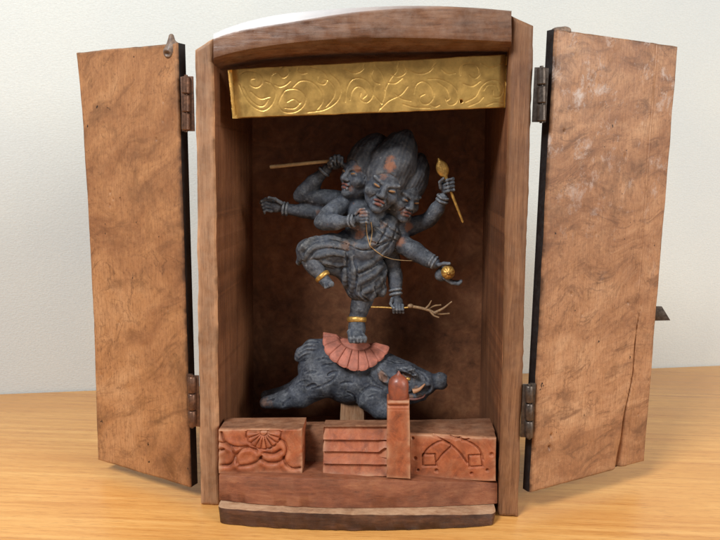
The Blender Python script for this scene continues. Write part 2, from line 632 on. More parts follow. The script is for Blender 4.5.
M = {}
M['left_burl'] = burl('burl wood', srgb(104, 65, 38), srgb(152, 102, 64), srgb(176, 124, 80), srgb(196, 148, 104), 0.0, .55, .6, .25).m
M['right_burl'] = burl('scuffed burl wood', srgb(106, 70, 48), srgb(150, 104, 71), srgb(176, 129, 92), srgb(204, 162, 124), .9, .48, .15, .38).m
M['black'] = plain('black lacquer', srgb(30, 26, 26), .5, 0, .5, 2.0).m
M['stile'] = wood('aged brown wood', srgb(100, 68, 46), srgb(150, 109, 78), srgb(176, 134, 100), (2.4, 2.4, .12), 1.7, .55, .5, srgb(176, 152, 126), .3, .35).m
M['stile_red'] = wood('dark brown stile wood', srgb(80, 50, 32), srgb(126, 86, 57), srgb(154, 112, 78), (2.4, 2.4, .12), 1.7, .55, .5, srgb(150, 124, 98), .15, edge=srgb(120, 84, 56)).m
M['roof'] = wood('roof wood', srgb(72, 46, 32), srgb(116, 80, 58), srgb(144, 106, 80), (.1, 1, 1), 1.2, .38, .5, srgb(162, 142, 128), .35, edge=srgb(226, 226, 226)).m  # near-white edge colour is the glare painted on the rim
M['inner'] = wood('dark inner wood', srgb(70, 42, 27), srgb(128, 82, 54), srgb(164, 116, 80), (.5, 1, .5), .55, .6, .3, None, 0, .15, .3, .6).m
M['side_in'] = wood('brown side board', srgb(82, 48, 29), srgb(114, 72, 45), srgb(138, 92, 60), (1, 1.8, .1), .7, .6, .35, None, 0, blotch=.3).m
M['rail'] = wood('brown rail wood', srgb(88, 48, 30), srgb(128, 74, 48), srgb(152, 98, 66), (.16, 1, 1), 1.3, .6, .45, srgb(164, 124, 94), .14).m
M['dusty'] = wood('dusty light wood', srgb(106, 70, 50), srgb(158, 118, 88), srgb(190, 154, 122), (.4, 1, 1), .9, .75, .5, srgb(196, 166, 136), .45, .3, .2, .45).m
M['sill'] = wood('brown sill wood', srgb(84, 50, 34), srgb(130, 86, 60), srgb(160, 114, 84), (.4, 1, 1), .9, .7, .6, srgb(176, 140, 112), .3, .3, .25, .5).m
M['edge'] = wood('dark plinth edge', srgb(40, 24, 16), srgb(72, 43, 28), srgb(106, 68, 46), (.12, 1, 1), 1.2, .42, .5, srgb(140, 110, 84), .12).m


def red_mat(name):
    n = NT(name)
    a = srgb(154, 84, 52); b = srgb(110, 58, 36); c = srgb(172, 108, 74)
    nz = n.noise(.9, 6, .65, .5)
    col = n.ramp(nz, [(.32, b), (.5, a), (.7, c)])
    col = n.mix(n.ramp(n.noise(.45, 6, .7, .6), [(.48, 0.0), (.64, .6)]), col, srgb(122, 74, 50))
    sp = n.ramp(n.noise(4.5, 8, .8), [(.54, 0.0), (.66, .7)])
    col = n.mix(sp, col, srgb(120, 66, 48))
    dst = n.ramp(n.noise(2.2, 7, .75, .6), [(.58, 0.0), (.72, .45)])
    col = n.mix(dst, col, srgb(180, 130, 100))
    at = n.node('ShaderNodeAttribute', attribute_name='wear_or_glare')
    col = n.mix(n.math('MULTIPLY', at.outputs['Fac'], .85), col, srgb(176, 132, 102))
    chips = n.ramp(n.noise(1.5, 8, .8, .3), [(.63, 0.0), (.66, .7)])
    col = n.mix(chips, col, srgb(138, 98, 74))
    n.set(Base_Color=col, Roughness=n.ramp(n.noise(3, 4), [(.3, .45), (.7, .7)]), Specular_IOR_Level=.35)
    n.bump(n.math('ADD', n.noise(7, 6, .7), n.noise(1.5, 3)), .25, .0006)
    return n


M['red'] = red_mat('worn red paint').m
M['gold'] = plain('dull gilt brass', srgb(206, 164, 90), .36, .65, .6, .9, srgb(138, 104, 54), .12, .1).m
M['gold_bit'] = plain('gilt', srgb(206, 162, 84), .42, .6, .6, 4.0, srgb(120, 86, 46), .2).m
M['eye'] = plain('faded gilt eye', srgb(148, 108, 70), .6, .1, .7, 8.0, srgb(130, 92, 56)).m
M['tan'] = plain('bare pale wood', srgb(168, 136, 92), .65, 0, .5, 4.0, srgb(104, 78, 56)).m
M['hinge'] = plain('brown iron hinge', srgb(116, 82, 62), .45, .6, .6, 3.0, srgb(52, 40, 36)).m
M['iron'] = plain('dark iron', srgb(98, 88, 80), .42, .7, .7, 3.0, srgb(56, 46, 42)).m
M['statue'] = statue_mat('charcoal carved wood', srgb(24, 26, 32), srgb(60, 65, 75), srgb(152, 154, 156), srgb(128, 84, 60)).m
M['cloth_m'] = statue_mat('charcoal carved drapery', srgb(24, 26, 32), srgb(58, 63, 73), srgb(154, 152, 148), srgb(126, 94, 74), .6).m
M['hair'] = statue_mat('charcoal carved hair', srgb(34, 35, 40), srgb(62, 65, 72), srgb(132, 128, 124), srgb(142, 90, 62), .7).m
M['boar'] = statue_mat('slate carved wood', srgb(22, 25, 32), srgb(56, 61, 72), srgb(150, 152, 154), srgb(128, 98, 82)).m
M['lip'] = plain('faded red lip paint', srgb(122, 72, 60), .65, 0, .7, 5.0, srgb(70, 52, 50)).m
M['pink'] = plain('faded salmon paint', srgb(174, 104, 84), .7, 0, .8, 2.0, srgb(128, 76, 62), .4).m


# ------------------------------------------------------------------ setting: table and wall
def table():
    n = NT('oak table')
    g = n.mapping(n.co, (.035, 1.0, 1.0), (0, 0, .03))
    fine = n.noise(20, 8, .8, .05, co=g)
    mid = n.noise(2.2, 5, .65, .15, co=g)
    big = n.noise(.35, 3, .5, .5, co=n.mapping(n.co, (.12, 1, 1)))
    f = n.math('ADD', n.math('MULTIPLY', fine, .5), n.math('MULTIPLY', mid, .5))
    col = n.ramp(f, [(.36, srgb(184, 122, 60)), (.5, srgb(214, 156, 86)), (.64, srgb(230, 180, 110))])
    col = n.mix(n.ramp(big, [(.42, 0.0), (.66, .4)]), col, srgb(196, 132, 66))
    por = n.noise(16, 3, .6, co=n.mapping(n.co, (.05, 1, 1)))
    pm = n.ramp(por, [(.57, 0.0), (.66, .5)])
    col = n.mix(pm, col, srgb(150, 98, 52))
    n.set(Base_Color=col, Roughness=n.ramp(mid, [(.3, .26), (.7, .38)]), Specular_IOR_Level=.5)
    n.bump(n.math('SUBTRACT', fine, pm), .08, .0003)
    x0, x1 = -90, 90
    yb = lambda x: 26.27 + .217 * x
    V, Fc = hexa([(x0, -30, -2.5), (x1, -30, -2.5), (x1, yb(x1) - .15, -2.5), (x0, yb(x0) - .15, -2.5),
                  (x0, -30, 0), (x1, -30, 0), (x1, yb(x1) - .15, 0), (x0, yb(x0) - .15, 0)], .15, 0, 0)
    o = obj('table', V, Fc, n.m, sharp=30)
    tag(o, 'light honey oak table top with fine grain under the shrine', 'table', kind='structure')
    w = NT('wallpaper')
    a = w.noise(5.5, 4, .6, co=w.mapping(w.co, (1, 1, 1)))
    b = w.noise(.05, 3, .5)
    weave = w.noise(9, 2, .5, co=w.mapping(w.co, (.35, .35, 1.6)))
    c = w.mix(w.ramp(b, [(.4, 0.0), (.65, 1.0)]), srgb(210, 212, 206), srgb(202, 206, 204))
    c = w.mix(w.ramp(a, [(.4, .25), (.6, 0.0)]), c, srgb(192, 194, 190))
    w.set(Base_Color=c, Roughness=.85, Specular_IOR_Level=.2)
    w.bump(w.math('ADD', a, w.math('MULTIPLY', weave, .8)), .35, .0008)
    V, Fc = hexa([(x0, yb(x0), -20), (x1, yb(x1), -20), (x1, yb(x1) + 6, -20), (x0, yb(x0) + 6, -20),
                  (x0, yb(x0), 90), (x1, yb(x1), 90), (x1, yb(x1) + 6, 90), (x0, yb(x0) + 6, 90)], 0, 0, 0)
    o = obj('wall', V, Fc, w.m, sharp=30)
    tag(o, 'off white textured wallpaper wall behind the shrine', 'wall', kind='structure')


table()

# ------------------------------------------------------------------ the shrine cabinet
cab = empty('shrine_cabinet', (0, 5, 0), 'open wooden household shrine with two brown doors and a red carved fence', 'shrine')
BACK = 10.3


def grainy(amp, f, seed):
    return lambda X, Y, u, v: amp * (vnoise(X * 3, Y * .35, f, seed) + .5 * vnoise(X, Y, f * .4, seed + 9))


def v3(p, y=None):
    p = np.array(p, float)
    return p if y is None else np.array([p[0], y, p[2]])


# side boards; their front edges are the stiles beside the niche
for name, tl, tr, br, bl, sd in (
        ('side_panel', (194, 49), (212.5, 37), (219, 508.5), (199.5, 508), 3),
        ('side_panel', (511, 14), (534.5, 25), (518.3, 516.5), (499, 518), 5)):
    c = [U(*p, 0) for p in (tl, tr, br, bl)]
    c[2][2] = c[3][2] = 0.02
    V, Fc, Mi = panel(*c, (0, 10.8, 0), 16, 200, grainy(.03, 1.2, sd), .3, .06, sd)
    obj(name, V, Fc, [M['stile' if sd == 3 else 'stile_red'], M['side_in']], cab, Mi, attr=EDGE[0])
# back, inner floor, inner ceiling
V, Fc, Mi = panel((-8.75, BACK, 28), (8.7, BACK, 28), (8.9, BACK, .6), (-8.9, BACK, .6), (0, .5, 0), 60, 90, grainy(.02, .8, 8), 0)
obj('back_panel', V, Fc, [M['inner'], M['inner']], cab, Mi)
V, Fc = hexa([(-8.6, .9, .5), (8.6, .9, .5), (8.7, BACK - .05, .5), (-8.7, BACK - .05, .5),
              (-8.6, .9, 2.2), (8.6, .9, 2.2), (8.7, BACK - .05, 2.2), (-8.7, BACK - .05, 2.2)], .03, 3)
obj('niche_floor', V, Fc, M['inner'], cab)


# roof: an arched board with a chamfered lip, following the photo's crooked arch
def roof():
    us = np.array([213.5, 222, 235, 250, 275, 300, 330, 360, 400, 440, 480, 511.5])
    rim = np.array([34, 29.5, 25, 20.5, 15, 12, 9.3, 7.4, 5.8, 6, 8, 11])
    top = np.array([38.5, 35, 31, 28, 24, 20, 15, 11, 8, 7.8, 9.5, 12.3])
    mid = np.array([57.5, 55, 51.5, 48.5, 44.5, 41.5, 39, 37.6, 37.4, 38.3, 40, 41.5])
    low = np.array([66, 63.5, 61, 58.5, 55, 53, 51, 50, 49, 49, 49, 49.5])
    uu = np.linspace(us[0], us[-1], 70)
    Rm_ = np.interp(uu, us, rim); T = np.interp(uu, us, top); Mm = np.interp(uu, us, mid); Lw = np.interp(uu, us, low)
    k = np.array([.25, .5, .25])
    for A in (Rm_, T, Mm, Lw):
        for _ in range(6):
            A[1:-1] = np.convolve(A, k, 'valid')
    rows = []
    for u, rm, t, m, l in zip(uu, Rm_, T, Mm, Lw):
        bow = .35 * (1 - ((u - 362) / 150) ** 2)
        yf = -.55 - bow
        a = U(u, t, yf); b = U(u, m, yf - .05); c = U(u, l, .45)
        wv = .03 * math.sin(u * .21) + .02 * math.sin(u * .53)
        e = U(u, rm, yf + .42)
        rows.append([np.array([e[0] * .985, 11.0, e[2] + .12]), e + [0, .7, .06], e + [0, .12, .03], e, (e + a) / 2 + [0, -.04, .03], a + [0, 0, 0], a + [0, -.02, -.05],
                     a + [0, -.02, -.16], (a * 2 + b) / 3 + [0, wv, 0], (a + 2 * b) / 3 + [0, -wv, 0], b + [0, 0, .12], b + [0, .06, 0], (b + c) / 2 + [0, 0, .05], c, np.array([c[0], 11.0, c[2] - .4])])
    R = np.array(rows)
    nu, nr = R.shape[:2]
    V = R.reshape(-1, 3)
    Fc = []
    for i in range(nu - 1):
        for j in range(nr):
            j2 = (j + 1) % nr
            Fc.append((i * nr + j, i * nr + j2, (i + 1) * nr + j2, (i + 1) * nr + j))
    Fc.append(tuple(range(nr))[::-1]); Fc.append(tuple((nu - 1) * nr + j for j in range(nr)))
    bm = bmesh.new()
    vs = [bm.verts.new(p) for p in V]
    for f in Fc:
        bm.faces.new([vs[i] for i in f])
    bmesh.ops.recalc_face_normals(bm, faces=bm.faces)
    bm.verts.index_update()
    V = np.array([v.co[:] for v in bm.verts]); Fc = [tuple(v.index for v in f.verts) for f in bm.faces]
    bm.free()
    rim_glare = np.tile(np.array([.6, .8, 1, 1, 1, .9, .1] + [0] * (nr - 7)), nu) * np.repeat(np.clip(1.5 - np.linspace(0, 1, nu) * 1.9, 0, 1), nr)  # reflected light painted pale on the top bevel, fading out to the right
    obj('roof', V, Fc, M['roof'], cab, sharp=50, attr=rim_glare)


roof()


# gilt transom with engraved arabesque
def transom():
    TL, TR, BR, BL = U(227, 69.5, .9), U(507.5, 54, .9), U(505.5, 107.5, .9), U(232, 118.5, .9)

    def q(lst):                           # traced in the 2x enlargement
        out = []
        for x, y in lst:
            top = 142 - .058 * (x - 100)
            out.append(((x - 96) / 559.0, (y - top) / 96.0))
        return out
    lines = [
        [(122, 152), (134, 146), (152, 147), (164, 156), (164, 170), (152, 178), (140, 172), (142, 162), (150, 160)],
        [(180, 168), (184, 154), (196, 148), (206, 158), (216, 154), (221, 142), (212, 136), (204, 140)],
        [(118, 172), (126, 196), (142, 216), (162, 224), (180, 212), (190, 190), (184, 172), (172, 166)],
        [(140, 186), (158, 200), (178, 196)],
        [(200, 196), (212, 182), (236, 181), (250, 196), (244, 214), (226, 226), (204, 226), (194, 212), (200, 196)],
        [(212, 206), (226, 200), (238, 208)],
        [(224, 178), (242, 164), (264, 166), (282, 184), (284, 204), (270, 222)],
        [(262, 136), (282, 142), (296, 156), (290, 170), (276, 166), (278, 154)],
        [(252, 226), (286, 220), (312, 204), (322, 184), (318, 164), (302, 150)],
        [(330, 204), (334, 178), (346, 160), (366, 158), (382, 170), (386, 190), (374, 204), (360, 198), (362, 186)],
        [(330, 140), (350, 148), (366, 142), (372, 130)],
        [(396, 222), (408, 194), (412, 168), (404, 146), (392, 132)],
        [(410, 180), (422, 158), (434, 144), (440, 126)], [(400, 216), (418, 200), (442, 188), (456, 172)],
        [(404, 206), (390, 190), (388, 174)], [(418, 166), (432, 166), (446, 156)],
        [(468, 186), (472, 170), (486, 162), (502, 172), (508, 190), (498, 204), (484, 204), (480, 192), (490, 186)],
        [(496, 158), (520, 158), (544, 168), (556, 184), (552, 202), (538, 206), (532, 194)],
        [(456, 140), (476, 148), (498, 144), (512, 128)],
        [(560, 150), (562, 134), (578, 128), (594, 134), (598, 148), (588, 156), (578, 150)],
        [(570, 200), (590, 190), (600, 172), (616, 160), (634, 160), (644, 172), (640, 188), (626, 190), (624, 178)],
        [(126, 178), (136, 200), (152, 214), (164, 214), (174, 202)], [(190, 172), (200, 176), (212, 172), (222, 164)], [(206, 218), (226, 218), (240, 206)],
        [(256, 148), (246, 150), (238, 146), (240, 138)], [(290, 214), (306, 196), (310, 178), (300, 164), (290, 160)], [(340, 200), (344, 184), (354, 174), (366, 176), (374, 188), (366, 196)],
        [(388, 140), (384, 152), (390, 164), (400, 168)], [(424, 150), (436, 154), (450, 148), (454, 138)], [(430, 186), (444, 196), (462, 200)], [(446, 206), (470, 212), (500, 212)],
        [(516, 164), (534, 176), (540, 192), (534, 198)], [(524, 140), (536, 148), (550, 146)], [(566, 166), (584, 170), (600, 160)], [(606, 178), (614, 168), (630, 168), (636, 178)],
        [(520, 206), (510, 210), (502, 206)], [(576, 208), (596, 200), (606, 190)],
        [(600, 128), (620, 136), (642, 128)], [(612, 206), (630, 200), (646, 202)]]
    polys = [[(float(a), float(b)) for a, b in smooth_line(q(l), 22)] for l in lines]
    w = np.linalg.norm(TR - TL); h = np.linalg.norm(TL - BL)

    def hf(X, Y, u, v):
        H = -.55 * np.clip(1 - u / .05, 0, 1) ** 2 - .25 * np.clip((u - .97) / .03, 0, 1) ** 2
        H += .05 * np.sin(u * 7 + .6) + .02 * vnoise(X, Y, .8, 3)
        for p in polys:
            d = pl_dist(X, Y, p, w, h)
            H += -.026 * np.exp(-(d / .026) ** 2)
        for cx, cy, r in ((.835, .87, .09), (.012, .3, .1)):
            d = np.hypot(X - cx * w, Y - cy * h)
            H -= .5 * (d < r)
        return H
    V, Fc, Mi = panel(TL, TR, BR, BL, (0, .25, 0), 420, 90, hf, .06, .03, 11)
    o = obj('transom_plate', V, Fc, [M['gold'], M['gold']], cab, Mi, sharp=0)
    tag(o, 'gilt plate engraved with scrolling leaves')


transom()


# plinth, rail, sill and the red fence pieces
def bow_board(name, topf, botf, y_top, y_bot, back, mats, n=60, seed=2, rough=.03):
    """board whose bowed front runs through the traced top and bottom edges"""
    us = np.unique(np.concatenate([np.linspace(0, 1, n), [.002, .005, .01, .022, .978, .99, .995, .998]]))
    R = []
    for t in us:
        a, b = topf(t), botf(t)
        qe = max(0.0, 1 - min(t, 1 - t) / .035) if rough > .05 else 0.0
        corner = np.array([.18 * qe * qe * (1 if t < .5 else -1), 0, 0])
        back_off = np.array([0, .4 * (1 - math.sqrt(max(0, 1 - qe * qe))), 0])
        a, b = a + back_off + corner * .3, b + back_off + corner
        j = rough * (vnoise(np.array([t * 17.0]), np.array([seed]), 1.3, seed)[0])
        k = rough * (vnoise(np.array([t * 37.0]), np.array([seed + 3.]), 1.3, seed)[0])
        R.append([np.array([a[0], back, a[2] + .02]), a + [0, .14, .02 + k * .4], a + [0, .03, -.01 + k * .5], a + [0, 0, -.08 + k], (a + b) / 2 + [0, j, 0], b + [0, k, .06], b + [0, .06, 0], np.array([b[0], back, b[2]])])
    R = np.array(R); nu, nr = R.shape[:2]
    Fc, Mi = [], []
    for i in range(nu - 1):
        for j in range(nr):
            j2 = (j + 1) % nr
            Fc.append((i * nr + j, i * nr + j2, (i + 1) * nr + j2, (i + 1) * nr + j)); Mi.append(0 if j in (0, 1) else 1)
    Fc.append(tuple(range(nr))[::-1]); Mi.append(1); Fc.append(tuple((nu - 1) * nr + j for j in range(nr))); Mi.append(1)
    return obj(name, R.reshape(-1, 3), Fc, mats, cab, Mi, sharp=45)


def q3(a, b, c):
    return lambda t: np.array(a) * (1 - t) * (1 - 2 * t) + np.array(b) * 4 * t * (1 - t) + np.array(c) * t * (2 * t - 1)


pb = [Uz(216, 523.5, .02), Uz(352, 531, .02), Uz(497.5, 525.5, .02)]
pt = [U(216, 508, pb[0][1] + .1), U(350, 514.5, pb[1][1] + .1), U(497.5, 514, pb[2][1] + .1)]
bow_board('plinth', q3(*pt), q3(*pb), 0, 0, 1.0, [M['dusty'], M['edge']], seed=4, rough=.06)
zt = [p[2] for p in pt]
rb = [Uz(219, 500, zt[0] + .05), Uz(342, 508, zt[1] + .05), Uz(497.3, 503.5, zt[2] + .05)]
rt = [U(219, 475.5, rb[0][1] + .15), U(345, 479.5, rb[1][1] + .3), U(497.3, 483, rb[2][1] + .15)]
bow_board('lower_rail', q3(*rt), q3(*[p + np.array([0, .0, -.04]) for p in rb]), 0, 0, 2.0, [M['rail'], M['rail']], seed=9, rough=.04)
YR = [p[1] for p in rt]
RAILY = lambda u: float(np.interp(u, [219, 345, 497], YR))

# sill board behind the blocks
sf = .95
a, b, c, d = U(222, 429.5, sf), U(494.5, 430, sf), U(495, 478, sf), U(222, 470, sf)
zs = (a[2] + b[2]) / 2
t0, t1 = Uz(225, 419, zs), Uz(493, 422.5, zs)
V, Fc = hexa([d, c, (c[0], 2.3, c[2]), (d[0], 2.3, d[2]), a, b, (b[0], t1[1], b[2]), (a[0], t0[1], a[2])], .06, 14, .05, .8, 3)
obj('sill', V, Fc, M['sill'], cab)
ZS = zs


def fence_block(name, tl, tr, br, bl, yf, back_y, hf, nx, ny, top_mat=None, seed=1):
    c = [U(*p, yf) for p in (tl, tr, br, bl)]
    V, Fc, Mi = panel(*c, (0, back_y - yf, 0), nx, ny, hf, .07, .03, seed)
    nrm = np.array([np.cross(V[f[1]] - V[f[0]], V[f[2]] - V[f[0]]) for f in Fc])
    nrm /= np.linalg.norm(nrm, axis=1)[:, None] + 1e-9
    Mi = [0 if m == 0 or abs(k[2]) < .6 else 1 for m, k in zip(Mi, nrm)]
    return obj(name, V, Fc, [M['red'], M['sill']], cab, Mi, sharp=50, attr=EDGE[0])


def carve_left():
    def q(l):
        return [((x - 207) / 250., (y - 205) / 138.) for x, y in l]
    lines = [[(215, 214), (222, 236), (240, 252), (266, 258), (292, 256)],
             [(210, 244), (232, 250), (250, 268), (252, 292), (240, 312), (216, 316)],
             [(262, 306), (258, 286), (272, 268), (298, 262), (318, 268)],
             [(270, 316), (296, 314), (318, 304), (334, 286)],
             [(330, 292), (350, 306), (378, 306), (398, 292), (408, 268), (402, 246), (388, 236)],
             [(340, 276), (366, 280), (390, 268)],
             [(398, 292), (408, 314), (426, 324), (446, 322)], [(206, 270), (222, 264)]]
    polys = [[(float(a), float(b)) for a, b in smooth_line(q(l), 16)] for l in lines]
    w, h = 5.2, 2.9

    def hf(X, Y, u, v):
        H = .03 * vnoise(X, Y, 1.2, 4)
        for p in polys:
            d = pl_dist(X, Y, p, w, h)
            H += -.17 * np.exp(-(d / .08) ** 2) + .05 * np.exp(-((d - .24) / .16) ** 2)
        cx, cy = (340 - 207) / 250 * w, (213 - 205) / 138 * h
        r = np.hypot(X - cx, (Y - cy) * 1.0); an = np.arctan2(Y - cy, X - cx)
        R0 = 1.02
        ins = (r < R0 + .04 * np.cos(an * 10)) & (Y > cy - .06)
        pet = .17 * np.abs(np.sin(an * 9 + .1)) ** .5 * np.clip((r - .22) / .2, 0, 1)
        H = np.where(ins, -.1 + pet + .04 * r, H)
        H -= .1 * np.exp(-((r - R0 - .05) / .06) ** 2) * (Y > cy - .06)
        H = np.where((r < .2), -.02, H)
        H -= .08 * np.exp(-((Y - cy + .06) / .05) ** 2) * (np.abs(X - cx) < R0)
        return H
    return hf


def carve_right():
    def q(l):
        return [((x - 195) / 332., (y - 290) / 170.) for x, y in l]
    lines = [[(244, 376), (258, 350), (284, 326), (316, 311), (346, 320)], [(298, 398), (318, 366), (352, 331)],
             [(245, 368), (292, 364), (297, 410), (246, 414), (245, 368)],
             [(284, 291), (318, 304), (352, 324), (388, 356), (416, 396)], [(286, 291), (330, 291), (384, 297), (430, 314), (462, 340), (476, 378)],
             [(420, 364), (466, 360), (474, 404), (424, 410), (420, 364)], [(352, 292), (368, 302)], [(396, 306), (420, 298)], [(372, 300), (390, 292)]]
    polys = [[(float(a), float(b)) for a, b in (smooth_line(q(l), 16) if len(l) != 5 or l[0] != l[-1] else np.array(q(l)))] for l in lines]
    w, h = 5.3, 2.75
    dots = [(216, 384, .1), (228, 431, .08), (298, 431, .12), (432, 435, .1), (492, 420, .1), (508, 356, .13), (206, 304, .08)]

    def hf(X, Y, u, v):
        H = .03 * vnoise(X, Y, 1.1, 14)
        for p in polys:
            d = pl_dist(X, Y, p, w, h)
            H += -.15 * np.exp(-(d / .055) ** 2)
        for x, y, r in dots:
            d = np.hypot(X - (x - 195) / 332 * w, Y - (y - 290) / 170 * h)
            H -= .16 * np.exp(-(d / r) ** 4)
        return H
    return hf


def carve_slats(X, Y, u, v):
    H = np.zeros_like(X)
    lift = np.where((v > .26) & (v < .6), -.16 * np.clip((u - .86) / .1, 0, 1), 0)
    vv = v - lift * .0 + np.where((v > .3) & (v < .62), np.clip((u - .86) / .1, 0, 1) * .09, 0)
    for k, (a, b) in enumerate(((0, .26), (.26, .5), (.5, .75), (.75, 1.01))):
        m = (vv >= a) & (vv < b)
        t = (vv - a) / (b - a)
        H = np.where(m, -.55 + .1 * k + .34 * t ** 1.3, H)
    return H + .02 * vnoise(X, Y, 2, 5)


fence_block('fence_block', (218.5, 430), (302, 429.5), (302, 474.5), (219, 474), RAILY(260) + .35, RAILY(260) + 2.3, carve_left(), 200, 120, seed=21)
fence_block('slat_block', (323, 429), (388, 429), (388, 476.5), (322.5, 475), RAILY(355) + .55, RAILY(355) + 2.0, carve_slats, 70, 160, seed=23)
fence_block('fence_block', (410, 434.5), (496.5, 438.5), (496, 481.5), (409.5, 477.5), RAILY(450) + .3, RAILY(450) + 2.3, carve_right(), 220, 120, seed=25)


def post():
    y = RAILY(398) - .12
    c = [U(386.8, 401.5, y), U(409.6, 401.5, y), U(410.2, 479.5, y), U(386.6, 478.5, y)]
    dp = 1.35

    def hf(X, Y, u, v):
        return -.16 * np.exp(-((Y - .28) / .075) ** 2) - .03 * np.exp(-((Y - .5) / .05) ** 2) + .012 * vnoise(X, Y, 2, 2)
    V, Fc, Mi = panel(*c, (0, dp, 0), 24, 120, hf, .09, .03, 31)
    p = obj('fence_post', V, Fc, [M['red'], M['red']], cab, Mi, sharp=50, attr=EDGE[0])
    ctr = (c[0] + c[1]) / 2 + [0, dp / 2, 0]
    prof = [(.58, -.05), (.61, .08), (.635, .32), (.645, .6), (.63, .85), (.57, 1.08), (.44, 1.26), (.27, 1.38), (.15, 1.46), (.09, 1.56), (.04, 1.66), (.0, 1.69)]
    n = 28
    Vv, Ff = [], []
    for r, z in prof:
        for k in range(n):
            an = 2 * math.pi * k / n
            sq = 1 + .06 * math.cos(4 * an + math.pi) * max(0, 1 - z)
            Vv.append(ctr + [r * sq * math.cos(an) * .98, r * sq * math.sin(an) * .9, z])
    for i in range(len(prof) - 1):
        for k in range(n):
            k2 = (k + 1) % n
            Ff.append((i * n + k, i * n + k2, (i + 1) * n + k2, (i + 1) * n + k))
    obj('finial', np.array(Vv), Ff, plain('polished red paint', srgb(146, 76, 52), .42, 0, .7, 2.2, srgb(104, 62, 50), .08).m, p, sharp=0)


post()


